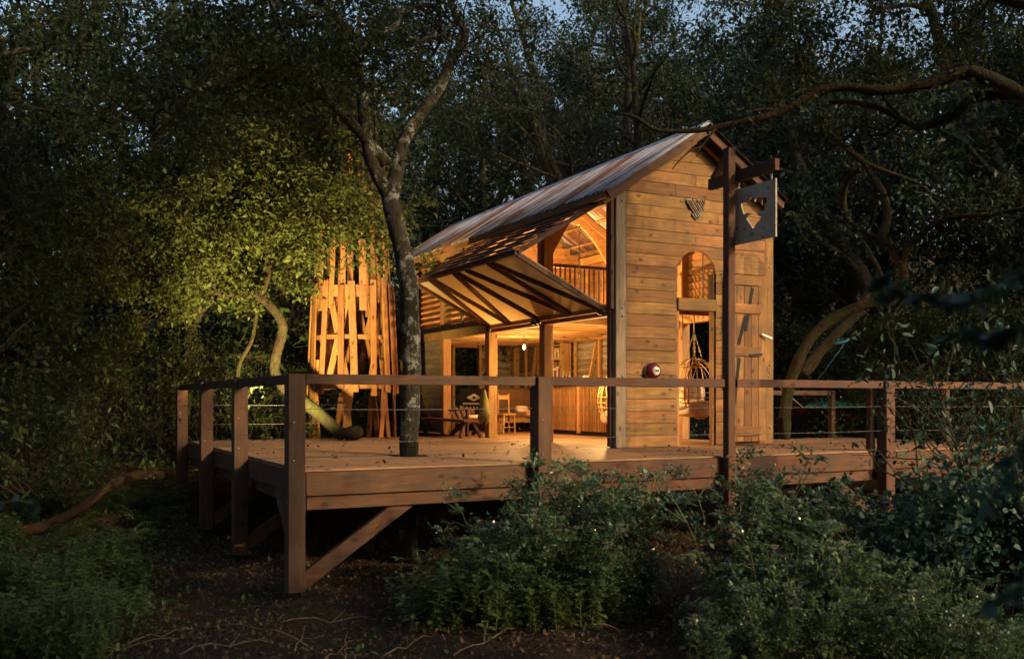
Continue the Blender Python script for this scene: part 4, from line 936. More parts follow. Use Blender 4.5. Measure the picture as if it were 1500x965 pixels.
# ---- the leaning tree behind the deck
T = Tree(5); b0 = (3.05, 8.85, -0.75)
LT = thing('leaning_tree', 'mossy tree leaning off the back edge of the deck and arching left', 'tree', b0)
tr = limb(LT, 'trunk', [b0, (3.1, 8.9, -0.1)] + [(3.02, 7.43, 0.15), (2.76, 7.68, 0.14), (2.54, 7.90, 0.40), (2.25, 8.27, 0.71), (1.93, 8.66, 1.02), (1.77, 8.97, 1.38), (1.81, 9.07, 1.73), (1.94, 9.11, 2.14), (1.93, 9.11, 2.45), (1.73, 9.22, 2.77), (1.52, 9.32, 2.94), (1.12, 9.42, 3.04), (0.79, 9.48, 2.99), (0.50, 9.40, 3.12)], (0.15, 0.075), 'barkmoss', 12, 5, 0.2)
LB = {}
for nm, pts, ra in (
    ('a', [(1.52, 9.32, 2.94), (1.68, 9.25, 3.38), (1.65, 9.26, 3.88), (1.78, 9.19, 4.24), (2.07, 8.93, 4.55), (2.42, 8.64, 4.59), (2.68, 8.28, 4.49), (3.12, 7.83, 4.14), (3.48, 7.20, 3.97)], (0.075, 0.02)),
    ('b', [(0.59, 9.35, 3.06), (0.52, 9.28, 3.46), (0.47, 9.19, 4.00), (0.31, 9.05, 4.44), (0.34, 8.81, 4.81)], (0.07, 0.02)),
    ('c', [(0.68, 9.42, 3.02), (0.28, 9.29, 3.21), (-0.12, 9.04, 3.09), (-0.50, 8.79, 3.20), (-0.96, 8.57, 3.28), (-1.45, 8.38, 3.29), (-2.04, 8.23, 3.17)], (0.065, 0.015)),
    ('d', [(0.50, 9.40, 3.12), (0.22, 9.32, 3.65), (-0.21, 9.09, 3.93), (-0.74, 8.91, 3.93), (-1.42, 8.81, 3.93), (-2.13, 8.73, 4.05)], (0.06, 0.015)),
    ('e', [(0.79, 9.48, 2.99), (0.33, 9.15, 2.60), (-0.11, 8.82, 2.42), (-0.53, 8.58, 2.52), (-0.92, 8.33, 2.16), (-1.11, 8.20, 1.64)], (0.03, 0.01)),
    ('f', [(1.73, 9.22, 2.77), (1.61, 9.73, 3.07), (1.63, 9.94, 3.53), (1.60, 10.19, 4.00), (1.75, 10.33, 4.64)], (0.04, 0.012)),
    ('g', [(1.18, 9.84, 1.29), (1.23, 9.81, 1.61), (1.46, 9.81, 2.05), (1.56, 9.87, 2.49), (1.61, 9.84, 2.79)], (0.05, 0.04)),
    ('h', [(2.07, 8.93, 4.55), (1.84, 9.16, 4.95), (1.57, 9.53, 5.28), (1.08, 9.89, 5.49), (0.41, 10.12, 5.43)], (0.035, 0.01)),
    ('i', [(2.42, 8.64, 4.59), (2.61, 8.77, 5.10), (2.85, 8.87, 5.64), (2.78, 9.13, 6.27), (2.39, 9.33, 6.71)], (0.04, 0.012))):
    LB[nm] = limb(LT, 'limb', pts, ra, 'barkmoss', 8)
for nm, lo, cnt, L in (('a', 10, 46, 1.1), ('b', 6, 26, 1.3), ('c', 10, 24, 1.1), ('d', 8, 32, 1.3), ('e', 8, 6, 0.7), ('f', 8, 22, 1.1), ('h', 4, 42, 1.5), ('i', 2, 60, 1.5)):
    for _ in range(cnt):
        i = T.r.randrange(lo, len(LB[nm])); d = Vector((T.r.gauss(0, 1), T.r.gauss(0, 1), T.r.gauss(0.45, 0.6))); T.spray(LB[nm][i], d, L*T.r.uniform(.6, 1.3), 0.02, 17, 0.13, 2, 0.28, 0.0, 3)
T.finish(LT, 'barkmoss', 'leaf_warm', 0.10)
# ---- crooked tree to the right of the cabin
T = Tree(9); b0 = gp(12.0, 4.9, -0.1)
RTt = thing('crooked_tree', 'crooked mossy tree bending right beside the cabin with a blue strap near it', 'tree', b0)
tr = limb(RTt, 'trunk', [b0] + [(10.95, 3.92, 0.04), (10.99, 3.90, 0.88), (11.07, 3.75, 1.43), (11.24, 3.55, 1.98), (11.53, 3.28, 2.39), (11.87, 2.89, 2.64), (12.19, 2.50, 2.78), (12.30, 2.22, 2.98), (12.29, 2.11, 3.25), (12.22, 2.15, 3.55)], (0.125, 0.085), 'barkmoss', 12, 5, 0.25)
LB = {}
for nm, pts, ra in (
    ('a', [(12.23, 2.14, 3.45), (12.07, 2.22, 3.76), (11.99, 2.37, 4.00), (12.09, 2.33, 4.33), (12.11, 2.43, 4.75), (12.01, 2.59, 5.15), (11.94, 2.74, 5.47), (11.75, 2.95, 5.74), (11.62, 3.24, 6.09), (11.50, 3.53, 6.63)], (0.11, 0.05)),
    ('b', [(12.27, 2.12, 3.39), (12.19, 1.93, 3.69), (12.18, 1.61, 3.93), (12.12, 1.18, 4.08), (12.16, 0.71, 4.11), (12.24, 0.22, 4.05), (12.21, -0.44, 4.04), (12.25, -1.13, 3.99)], (0.075, 0.035)),
    ('c', [(11.94, 2.74, 5.47), (12.09, 2.33, 5.23), (12.25, 1.90, 4.99), (12.35, 1.52, 4.67), (12.37, 1.17, 4.31), (12.53, 0.86, 4.00)], (0.055, 0.025)),
    ('d', [(11.87, 2.77, 5.36), (11.86, 3.11, 5.24), (12.02, 3.37, 4.78), (12.04, 3.14, 4.33), (12.07, 2.56, 3.97)], (0.06, 0.05)),
    ('e', [(11.62, 3.24, 6.09), (11.81, 2.92, 6.31), (11.97, 2.39, 6.06), (12.00, 1.92, 6.20)], (0.04, 0.015)),
    ('f', [(11.48, 3.98, 1.33), (11.93, 3.87, 1.85), (12.39, 3.74, 2.31), (12.86, 3.72, 2.69), (13.18, 3.79, 3.21)], (0.14, 0.07))):
    LB[nm] = limb(RTt, 'limb', pts, ra, 'barkmoss', 9)
for nm, lo, cnt, L in (('a', 26, 10, 1.2), ('b', 18, 8, 1.0), ('c', 12, 8, 0.8), ('d', 6, 3, 0.6), ('e', 6, 8, 1.0)):
    for _ in range(cnt):
        i = T.r.randrange(lo, len(LB[nm])); d = Vector((T.r.gauss(0, 1), T.r.gauss(0, 1), T.r.gauss(0.5, 0.5))); T.spray(LB[nm][i], d, L*T.r.uniform(.6, 1.2), 0.016, 9, 0.13, 2, 0.28, 0.0, 3)
T.finish(RTt, 'barkmoss', 'leaf_dark', 0.10)
SB = thing('strap', 'blue ratchet strap tied round the leaning stem beside the canoe', 'strap', (12.25, 3.70, 1.90))
c = Vector((12.29, 3.74, 2.02)); MB().tube([c + Vector((0.17*math.cos(a), 0.17*math.sin(a), 0.05*math.cos(a))) for a in [2*math.pi*j/20 for j in range(21)]], 0.03, 5, False).build('band', 'strap', SB, c); MB().tube([c + Vector((0, -0.18, 0)), (12.03, 4.15, 1.17)], 0.008, 5).build('cord', 'strap', SB, c)
# ---- tree out of frame to the right whose bough crosses above the gable
T = Tree(13); b0 = gp(9.2, -5.0, -0.1)
OT = thing('overhanging_tree', 'mossy boughed tree at the edge of the clearing, its limbs crossing above the gable', 'tree', b0)
limb(OT, 'trunk', [b0, (9.2, -5.0, 0.5), (9.05, -4.8, 2.0), (8.9, -4.6, 3.2), (9.0, -4.6, 5.0), (9.4, -4.8, 7.5)], (0.32, 0.15), 'barkmoss', 12)
LB = {}
for nm, pts, ra in (
    ('a', [(8.92, -4.6, 3.5)] + [(8.21, -3.55, 4.29), (8.03, -3.23, 4.60), (7.83, -2.91, 4.86), (7.73, -2.74, 4.95), (7.48, -2.39, 4.88), (7.09, -1.97, 4.85), (6.85, -1.62, 4.96), (6.64, -1.40, 4.95), (6.43, -1.18, 4.82), (6.25, -0.97, 4.71), (5.90, -0.68, 4.62), (5.55, -0.39, 4.55), (5.28, -0.14, 4.54), (5.00, 0.12, 4.59), (4.80, 0.33, 4.79), (4.60, 0.55, 4.89)], (0.11, 0.02)),
    ('b', [(8.9, -4.6, 3.3)] + [(8.23, -3.45, 4.45), (8.14, -3.07, 4.64), (7.93, -2.74, 4.67), (7.88, -2.48, 4.53), (7.81, -2.22, 4.46), (7.69, -2.05, 4.43), (7.66, -1.81, 4.59), (7.49, -1.61, 4.76), (7.31, -1.29, 4.91), (7.17, -1.00, 4.97)], (0.10, 0.03)),
    ('c', [(5.65, -0.44, 4.57), (5.49, -0.47, 4.43), (5.33, -0.50, 4.26), (5.15, -0.46, 4.17), (4.99, -0.44, 4.03), (4.91, -0.40, 3.92)], (0.022, 0.007)),
    ('d', [(5.33, -0.50, 4.26), (5.24, -0.51, 4.15), (5.20, -0.54, 4.08)], (0.010, 0.005)),
    ('e', [(7.69, -2.05, 4.45), (7.61, -1.90, 4.55), (7.49, -1.72, 4.82), (7.45, -1.70, 4.93)], (0.03, 0.02)),
    ('f', [(6.68, -1.42, 4.95), (6.43, -1.29, 5.20), (6.24, -1.30, 5.57), (6.13, -1.36, 5.98)], (0.02, 0.008)),
    ('g', [(7.66, -1.81, 4.58), (7.57, -1.65, 4.43), (7.40, -1.45, 4.41), (7.27, -1.27, 4.30)], (0.03, 0.008)),
    ('h', [(9.0, -4.6, 5.0)] + [(8.14, -3.07, 5.82), (7.72, -2.40, 6.35), (7.00, -1.58, 6.43), (6.22, -0.73, 6.80), (5.34, -0.06, 7.18)], (0.10, 0.03)),
    ('i', [(9.2, -4.7, 6.0)] + [(7.68, -2.83, 6.60), (6.69, -1.88, 7.23), (5.78, -0.96, 7.53)], (0.09, 0.03))):
    LB[nm] = limb(OT, 'limb', pts, ra, 'barkmoss', 9)
for nm, lo, cnt, L, up in (('a', 24, 9, 0.8, 0.7), ('b', 10, 6, 0.7, 0.8), ('f', 4, 4, 0.5, 0.2), ('g', 6, 3, 0.5, 0.3), ('h', 6, 34, 1.2, -0.15), ('i', 5, 16, 1.3, 0.3)):
    for _ in range(cnt):
        i = T.r.randrange(min(lo, len(LB[nm])-2), len(LB[nm])); d = Vector((T.r.gauss(0, 1), T.r.gauss(0, 1), T.r.gauss(up, 0.5))); T.spray(LB[nm][i], d, L*T.r.uniform(.6, 1.2), 0.012, 8, 0.10, 2, 0.28, 0.0, 3)
T.finish(OT, 'barkmoss', 'leaf_oak', 0.075)

# ---- woodland trees: five kinds, each built once and copied
def wood_tree(name, label, group, seed, h, spread, crown_lo, nl, leaf, size, loc=(0, 0, 0), nleaf=12, bark='barkdark', kids=4, blob=0.20):
    t = thing(name, label, 'tree', loc, group); T = Tree(seed); L = Vector(loc)
    path = T.path(L + Vector((0, 0, -0.4)), (T.r.gauss(0, .12), T.r.gauss(0, .12), 1), h, 10, 0.09, 0.03)
    m = MB(); m.tube(path, [0.028*h*(1-0.085*i) for i in range(11)], 9, True, 0.12)
    for k in range(nl):
        f = crown_lo + (1-crown_lo)*(k+0.3)/nl; i = min(int(f*10), 9); p = path[i].lerp(path[i+1], f*10-i); a = k*2.4 + T.r.uniform(-.5, .5)
        d = Vector((math.cos(a), math.sin(a), T.r.uniform(-0.05, 0.7))); ll = spread*(1.0-0.55*(f-crown_lo)/(1-crown_lo+1e-6))*T.r.uniform(0.75, 1.15)
        lp = T.path(p, d, ll, 7, 0.20, 0.03); m.tube(lp, [max(0.010*h*(1-f*0.45)*(1-0.12*j), 0.008) for j in range(8)], 6, False, 0.1)
        for _ in range(kids+1):
            j = T.r.randrange(2, 7); dd = (lp[j+1]-lp[j]).normalized(); sd = dd.cross(T.jig(1)).normalized(); T.spray(lp[j], dd*0.6+sd*0.8, ll*T.r.uniform(.3, .5), 0.02, nleaf, blob, 1, 0.22, 0.0, kids)
        T.spray(lp[-1], (lp[-1]-lp[-2]), ll*0.35, 0.02, nleaf, blob, 1, 0.22, 0.0, kids)
    m.build('trunk', bark, t, L); T.finish(t, bark, leaf, size); return t
def place(proto, x, y, s, rz, sz=None, dz=0.0, label=None, group=None):
    o = copy_tree(proto); o.location = gp(x, y, dz); o.rotation_euler = (0, 0, rz); o.scale = (s, s, sz or s)
    if label: o['label'] = label
    if group: o['group'] = group
    return o
G1 = 'trees of the dense wood round the cabin'
kinds = [
    wood_tree('oak_tree', 'broad dense dark leaved tree in the wood round the cabin', G1, 21, 9.5, 4.2, 0.22, 13, 'leaf_oak', 0.13, (60, 60, 0), 24),
    wood_tree('holly_tree', 'tall blue green evergreen tree in the wood round the cabin', G1, 22, 11, 3.4, 0.12, 17, 'leaf_dark', 0.13, (64, 60, 0), 22),
    wood_tree('ash_tree', 'thinly leaved branching tree letting the sky through behind the cabin roof', 'open crowned trees behind the roof', 23, 11, 4.6, 0.35, 11, 'leaf_dark', 0.095, (68, 60, 0), 8),
    wood_tree('understorey_tree', 'low bushy understorey tree with foliage down to the ground', 'understorey trees round the clearing', 24, 4.2, 2.3, 0.05, 13, 'leaf_oak', 0.10, (72, 60, 0), 20),
    wood_tree('shade_tree', 'high crowned tree added across the clearing to shade the deck', 'added shade trees round the clearing', 25, 13, 4.4, 0.5, 15, 'leaf_oak', 0.15, (76, 60, 0), 26),  # added for shade: crown held high so low sun rays pass beneath
]
# x, y, kind, scale, turn; the wood behind, left and right of the cabin
spots = []
rr = random.Random(77)
def clear(x, y):
    return -1.5 < x < 14.5 and -9 < y < 13.5
WHERE = ['at the edge of the left bank', 'in the wood behind the leaning tree', 'in the wood behind the slatted tower', 'in the wood behind the cabin', 'deep in the wood behind the cabin roof', 'beside the crooked tree and canoe', 'deep in the wood behind the crooked tree', 'beyond the right end of the deck', 'deep in the wood behind the left bank']
WHAT = ['broad dense dark leaved tree', 'tall blue green evergreen tree', 'thinly leaved branching tree', 'low bushy tree leafed to the ground']
for (x, y, k, s, wh) in [(-3.9, 8.7, 0, 0.8, 0), (-2.5, 12.5, 0, 1.0, 0), (-0.6, 14.9, 1, 1.0, 8), (1.5, 16.1, 0, 1.05, 1), (3.8, 16.0, 1, 0.95, 1), (6.4, 18.1, 0, 1.05, 2), (9.1, 18.9, 1, 0.95, 3), (12.4, 21.7, 0, 1.1, 4), (12.8, 18.1, 2, 0.95, 3), (16.6, 20.7, 2, 1.1, 4), (16.5, 17.4, 2, 1.05, 3), (15.6, 13.4, 1, 1.0, 3), (16.4, 11.8, 0, 1.0, 3), (20.6, 14.2, 2, 1.0, 6), (16.1, 8.6, 1, 0.9, 5), (18.2, 8.6, 0, 1.0, 5), (17.1, 5.8, 1, 1.0, 5), (20.0, 6.6, 0, 1.05, 7), (17.6, 3.3, 1, 0.95, 7), (20.7, 4.0, 0, 1.0, 7), (26.8, 10.9, 2, 1.0, 7), (-5.8, 17.6, 1, 1.05, 8), (-1.1, 24.2, 1, 1.1, 8), (4.6, 25.7, 1, 1.1, 1), (10.5, 27.2, 0, 1.1, 2), (15.2, 29.3, 2, 1.05, 4), (20.1, 29.0, 2, 1.1, 4), (22.4, 23.3, 0, 1.1, 4), (27.0, 23.2, 1, 1.1, 4), (28.8, 20.0, 0, 1.1, 6), (31.4, 16.5, 1, 1.1, 6), (33.5, 13.1, 0, 1.1, 7), (-4.3, 4.5, 0, 0.62, 0), (-3.1, 19.6, 0, 1.1, 8), (1.1, 20.8, 1, 1.1, 1), (7.4, 24.3, 0, 1.1, 2), (10.9, 23.6, 0, 0.9, 4), (19.2, 18.2, 1, 1.1, 4), (15.1, 24.8, 2, 1.2, 4), (20.0, 24.6, 2, 1.2, 4), (27.4, 7.3, 1, 1.1, 7), (24.1, 18.0, 0, 1.1, 6), (24.5, 13.3, 0, 1.1, 6), (-4.0, 11.0, 1, 1.0, 0), (-2.0, 16.7, 0, 1.1, 8), (3.4, 20.7, 0, 1.1, 1), (-5.0, 10.4, 0, 1.15, 0), (-2.8, 18.3, 1, 1.1, 8), (21.0, 28.5, 1, 1.2, 4), (15.5, 31.4, 0, 1.2, 4), (0.3, 13.3, 0, 1.15, 1), (2.2, 16.8, 1, 1.15, 1), (4.9, 18.8, 0, 1.2, 2), (10.2, 20.6, 1, 1.1, 3), (17.9, 23.4, 2, 1.2, 4), (18.8, 20.7, 2, 1.15, 4), (19.3, 15.9, 0, 1.2, 3), (20.9, 11.7, 1, 1.2, 6), (24.7, 8.7, 0, 1.2, 7), (22.5, 34.5, 2, 1.6, 4), (27.5, 35.4, 1, 1.6, 4), (19.0, 34.1, 1, 1.6, 4), (28.1, 31.6, 0, 1.6, 4), (16.6, 37.6, 0, 1.6, 4), (11.3, 38.0, 1, 1.6, 2), (4.6, 34.7, 0, 1.5, 1), (0.1, 32.5, 1, 1.5, 8), (33.1, 31.3, 0, 1.6, 4), (28.5, 29.2, 0, 1.4, 4), (7.6, 34.3, 0, 1.3, 1), (32.6, 27.1, 1, 1.4, 6), (-2.8, 10.4, 3, 0.8, 0), (-1.4, 11.4, 3, 0.75, 0), (-0.1, 12.4, 3, 0.85, 1), (1.6, 13.2, 3, 0.8, 1), (3.2, 13.0, 3, 0.9, 1), (7.9, 13.9, 3, 1.0, 3), (10.3, 14.4, 3, 0.95, 3), (6.2, 14.8, 3, 0.9, 2), (14.0, 6.3, 3, 0.85, 5), (14.3, 5.0, 3, 0.8, 5), (14.4, 3.8, 3, 0.85, 5), (14.5, 2.7, 3, 0.8, 7), (14.6, 1.5, 3, 0.85, 7), (15.3, 10.1, 3, 0.9, 3), (14.0, 13.0, 3, 0.9, 3), (-3.0, 6.6, 3, 0.55, 0), (12.4, 13.9, 3, 0.9, 3)]:
    spots.append((x, y, k, s, rr.uniform(0, 6.28), wh))
used = [False]*5
for x, y, k, s, rz, wh in spots:
    if not used[k]:
        used[k] = True; o = kinds[k]; o.location = gp(x, y); o.rotation_euler = (0, 0, rz); o.scale = (s, s, s)
    else: o = place(kinds[k], x, y, s, rz)
    o['label'] = WHAT[k] + ' ' + WHERE[wh]; o['group'] = 'trees ' + WHERE[wh]
# trees added round the clearing, mostly behind the camera, to shade deck and wood
kinds[4].location = gp(-6.5, -14)
for x, y, k, s in [(-9, -20, 0, 1.3), (-3, -21, 1, 1.35), (2, -20, 0, 1.3), (6.0, -14.5, 4, 1.5), (1.5, -14.8, 4, 1.5), (-3, -15.5, 4, 1.5), (-8, -10, 0, 1.1), (-10, -3, 0, 1.1), (-13, 3, 1, 1.2), (-17, -13, 0, 1.3), (21, -3, 0, 1.2), (20, 3, 1, 1.2), (24, -9, 0, 1.3), (18, 9, 0, 1.2), (-5, -15, 0, 1.1), (-20, -4, 1, 1.3), (28, -20, 0, 1.4), (26, 2, 0, 1.3), (0, -17, 4, 1.1), (4, -25, 0, 1.6), (-6, -26, 1, 1.6), (-14, -22, 0, 1.4), (31, -18, 0, 1.3), (3, -29, 1, 1.6), (4.0, -16.2, 3, 2.1), (5.2, -17.5, 4, 1.8), (25.5, -15, 4, 1.9), (30, -13, 4, 1.9), (36, -10, 4, 1.9), (1, -19, 4, 1.9), (3, -17.5, 0, 1.3), (-2, -18, 0, 1.3), (5, -17, 3, 1.6), (1, -17.5, 3, 1.7), (-3, -17.5, 3, 1.6), (-7, -17, 3, 1.6), (-12, -12, 0, 0.9), (-15, -4, 0, 1.0), (30, -12, 0, 1.3)]:
    place(kinds[k], x, y, s, rr.uniform(0, 6.28), None, 0, 'tree added across the clearing to shade the deck and wood', 'added shade trees round the clearing')

# ------------------------------------------------------------------ plants
def hemlock(name, label, group, seed, h, w, nst, leaf='leaf_bush', umb=True, size=0.056, per=32):
    t = thing(name, label, 'plant', (80+seed, 60, 0), group); L = WL[t.name]; r = random.Random(seed); rg = np.random.default_rng(seed); st = MB(); pts = []; dirs = []; up = []
    for k in range(nst):
        a = r.uniform(0, 6.28); b = L + Vector((r.gauss(0, w*0.28), r.gauss(0, w*0.28), -0.05)); hh = h*r.uniform(0.5, 1.05); d = Vector((math.cos(a)*0.30, math.sin(a)*0.30, 1))
        p = [b + d*hh*q/7 + Vector((math.cos(a), math.sin(a), 0))*0.10*hh*(q/7)**2 + Vector((r.gauss(0, .01), r.gauss(0, .01), 0)) for q in range(8)]; st.tube(p, [0.011*(1-0.09*q) for q in range(8)], 5, False)
        for q in range(1, 8):
            for _ in range(3):
                aa = r.uniform(0, 6.28); ln = hh*r.uniform(0.16, 0.34)*(1.15-0.08*q); e = Vector((math.cos(aa), math.sin(aa), r.uniform(0.1, 0.7))).normalized(); tip = p[q] + e*ln + Vector((0, 0, -0.25*ln*ln)); st.tube([p[q], p[q]+e*ln*0.5+Vector((0, 0, 0.03)), tip], [0.005, 0.004, 0.002], 3, False)
                side = e.cross(Vector((0, 0, 1))).normalized()
                for _ in range(per):                        # flat lacy fronds
                    f = r.uniform(0.2, 1.1); g = r.gauss(0, 0.30*(1.15-f)+0.05); pts.append(p[q].lerp(tip, f) + side*g*ln + Vector((0, 0, r.gauss(0, 0.02)))); dirs.append((e + side*math.copysign(0.8, g)).normalized())
        if umb and r.random() < 0.6:
            for _ in range(r.choice((1, 2, 3))):
                c = p[7] + Vector((r.gauss(0, .10), r.gauss(0, .10), r.uniform(0.02, 0.16))); st.tube([p[6], c - Vector((0, 0, 0.05))], [0.004, 0.003], 3, False); R_ = r.uniform(0.03, 0.075)
                for j in range(13):
                    a2 = j*2.4; rad = R_*math.sqrt(j/13); e2 = c + Vector((rad*math.cos(a2), rad*math.sin(a2), -rad*rad*4)); st.tube([c - Vector((0, 0, 0.05)), e2], [0.0015, 0.001], 3, False)
                    for _ in range(8): up.append(e2 + Vector((r.gauss(0, .007), r.gauss(0, .007), r.gauss(0, .003))))
    tag(st.build('stems', 'stem', t, L), kind='stuff'); P = np.array([tuple(q-L) for q in pts]); part('foliage', leafmesh('foliage', P, size, rg, DIA, 0.6, 1.2, np.array([tuple(q) for q in dirs]), 1.2), leaf, t, L)
    if up: tag(part('umbels', leafmesh('umbels', np.array([tuple(q-L) for q in up]), 0.013, rg, DIA, 0.8, 2.0), 'umbel', t, L), kind='stuff')
    return t
def nettle(name, label, group, seed, h, w, nst, size=0.075, leaf='leaf_nettle'):
    t = thing(name, label, 'plant', (90+seed, 60, 0), group); L = WL[t.name]; r = random.Random(seed); rg = np.random.default_rng(seed); st = MB(); pts = []; dirs = []
    for k in range(nst):
        b = L + Vector((r.gauss(0, w*0.4), r.gauss(0, w*0.4), -0.04)); hh = h*r.uniform(0.45, 1.05); ln = Vector((r.gauss(0, .18), r.gauss(0, .18), 1)); p = [b + ln*hh*q/8 for q in range(9)]; st.tube(p, [0.006*(1-0.08*q) for q in range(9)], 4, False)
        for q in range(1, 9):
            for j in range(4):
                aa = q*1.57 + j*1.57 + r.uniform(-.3, .3); e = Vector((math.cos(aa), math.sin(aa), 0.1)); pts.append(p[q] + e*0.012); dirs.append(e)
    tag(st.build('stems', 'stem', t, L), kind='stuff'); P = np.array([tuple(q-L) for q in pts]); part('foliage', leafmesh('foliage', P, size, rg, OVAL, 0.62, 1.6, np.array([tuple(q) for q in dirs]), 2.2), leaf, t, L)
    return t
def fern(name, label, group, seed):
    t = thing(name, label, 'plant', (100+seed, 60, 0), group); L = WL[t.name]; r = random.Random(seed); rg = np.random.default_rng(seed); st = MB(); pts = []; dirs = []
    for k in range(13):
        a = k*0.49 + r.uniform(-.15, .15); ln = r.uniform(0.5, 0.85); d = Vector((math.cos(a), math.sin(a), 0)); p = [L + d*ln*q/9 + Vector((0, 0, 0.62*ln*math.sin(q/9*2.1))) for q in range(10)]; st.tube(p, [0.006-0.0005*q for q in range(10)], 3, False); s = Vector((-d.y, d.x, 0))
        for q in range(2, 37):
            f = q/36*9; i = min(int(f), 8); c = p[i].lerp(p[i+1], f-i); wd_ = 0.16*math.sin(math.pi*min(q/36*0.85+0.12, 1))
            for sg in (-1, 1):
                for j in range(4): pts.append(c + s*sg*wd_*(j+0.3)/4 + d*0.03*j); dirs.append((s*sg + d*0.4).normalized())
    tag(st.build('stems', 'stem', t, L), kind='stuff'); P = np.array([tuple(q-L) for q in pts]); part('fronds', leafmesh('fronds', P, 0.042, rg, DIA, 0.38, 2.5, np.array([tuple(q) for q in dirs]), 5.0), 'leaf_nettle', t, L); return t
def scatter(protos, lst, labels, group):
    first = [True]*len(protos); r = random.Random(len(lst)*7+3)
    for n_, (x, y, s, k) in enumerate(lst):
        o = protos[k] if first[k] else copy_tree(protos[k]); first[k] = False
        o.location = gp(x, y, -0.02); o.rotation_euler = (0, 0, r.uniform(0, 6.28)); o.scale = (s, s, s*r.uniform(0.92, 1.1)); o['label'] = labels; o['group'] = group
HL = [hemlock('hemlock_plant', 'x', 'x', 1, 1.75, 0.5, 7), hemlock('hemlock_plant', 'x', 'x', 2, 1.55, 0.55, 8), hemlock('hemlock_plant', 'x', 'x', 3, 1.35, 0.6, 8)]
scatter(HL, [(1.22, -1.2, 0.42, 2), (1.61, -1.06, 0.55, 1), (1.64, -1.53, 0.62, 2), (2.06, -1.29, 0.75, 1), (2.11, -1.77, 0.78, 0), (2.45, -1.61, 0.92, 0), (2.5, -1.97, 0.98, 0), (2.92, -1.73, 0.98, 1), (2.92, -2.07, 0.85, 0), (3.22, -1.89, 0.6, 2), (1.8, -2.17, 0.6, 2), (2.19, -2.48, 0.62, 1), (1.38, -1.73, 0.5, 2), (2.55, -2.44, 0.55, 2), (1.5, -2.13, 0.5, 2), (2.15, -2.13, 0.7, 1)], 'tall lacy umbellifer in the clump before the middle of the deck', 'umbellifers before the middle of the deck')
HL2 = [copy_tree(h) for h in HL]
scatter(HL2, [(3.72, -3.16, 0.92, 0), (3.6, -3.55, 0.9, 1), (4.28, -3.11, 0.95, 0), (4.21, -3.52, 0.95, 0), (4.77, -3.25, 0.9, 1), (4.51, -3.79, 0.82, 2), (5.24, -3.38, 0.8, 0), (5.15, -3.78, 0.78, 1), (5.82, -3.56, 0.72, 2), (3.12, -4.09, 0.68, 2), (3.33, -4.31, 0.72, 1), (3.53, -4.52, 0.68, 2), (3.94, -4.62, 0.68, 1), (4.27, -4.79, 0.6, 2), (4.43, -5.1, 0.5, 2), (2.68, -4.76, 0.45, 2), (3.06, -5.07, 0.48, 1), (3.46, -5.27, 0.5, 2), (2.71, -4.1, 0.4, 2), (2.68, -3.75, 0.3, 2), (3.69, -5.62, 0.45, 1), (3.94, -5.86, 0.45, 2), (2.27, -4.55, 0.33, 1), (4.64, -5.54, 0.5, 2)], 'tall lacy umbellifer in the thicket before the sign post and right end of the deck', 'umbellifers before the right end of the deck')
NT = [nettle('nettle', 'x', 'x', 1, 0.8, 0.5, 26), nettle('nettle', 'x', 'x', 2, 0.6, 0.55, 26)]
scatter(NT, [(0.92, -1.72, 0.8, 0), (1.05, -2.12, 0.9, 0), (1.34, -2.16, 1.0, 0), (0.94, -1.28, 0.7, 1), (1.49, -2.46, 0.8, 1), (1.68, -2.67, 0.7, 1), (1.98, -2.83, 0.7, 1), (2.39, -2.81, 0.6, 1)], 'broad leaved nettle clump at the foot of the middle umbellifers', 'nettles before the middle of the deck')
NT2 = [copy_tree(h) for h in NT]
scatter(NT2, [(-2.36, -2.05, 0.5, 0), (-3.17, -1.24, 0.66, 0), (-2.43, -1.97, 0.43, 0), (-2.57, -1.93, 0.47, 1), (-3.06, 1.17, 0.68, 0), (-2.67, -0.6, 0.48, 1), (-3.28, 0.22, 0.53, 1), (-2.2, 1.83, 0.66, 0), (-2.31, 2.0, 0.62, 1), (-2.29, 1.35, 0.42, 0), (-1.74, 2.49, 0.7, 0), (-2.74, 0.32, 0.69, 0), (-2.78, -0.9, 0.49, 0), (-2.36, -1.3, 0.66, 0), (-2.6, -0.68, 0.72, 0), (-2.0, 1.91, 0.67, 0), (-1.7, 1.56, 0.54, 0), (-3.11, 2.98, 0.71, 1), (-3.07, 0.72, 0.71, 1), (-3.17, -1.05, 0.66, 1), (-2.02, -0.18, 0.6, 1), (-3.09, 3.25, 0.58, 0), (-1.83, 1.91, 0.45, 0), (-3.35, 0.27, 0.75, 1), (-3.53, 2.08, 0.64, 1), (-2.91, -1.09, 0.4, 1), (-2.55, -1.53, 0.62, 0), (-3.23, 2.13, 0.59, 0), (-2.3, 0.27, 0.44, 1), (-2.89, -1.61, 0.71, 0), (-3.33, 0.78, 0.42, 0), (-3.24, 0.68, 0.59, 1), (-2.42, 0.93, 0.74, 0), (-2.1, -0.29, 0.64, 1), (-2.62, 0.58, 0.44, 0), (-3.28, -1.59, 0.59, 0), (-3.54, 2.02, 0.42, 0), (-3.31, -0.48, 0.63, 0)], 'low leafy ground plant on the bank left of the deck', 'ground plants left of the deck')
FN = [fern('fern', 'x', 'x', 1), fern('fern', 'x', 'x', 2)]
scatter(FN, [(-2.62, 6.95, 0.9, 0), (-1.87, 7.13, 1.0, 1), (-1.3, 7.4, 1.0, 0), (-0.7, 7.65, 0.9, 1), (-1.63, 4.2, 0.8, 0), (-1.89, 3.77, 0.7, 1), (-3.01, 6.03, 1.0, 1), (-2.25, 5.64, 0.8, 0), (-1.04, 6.14, 0.8, 1), (-2.67, 3.61, 0.7, 0)], 'arching fern on the bank beside the left hand posts', 'ferns on the left bank')
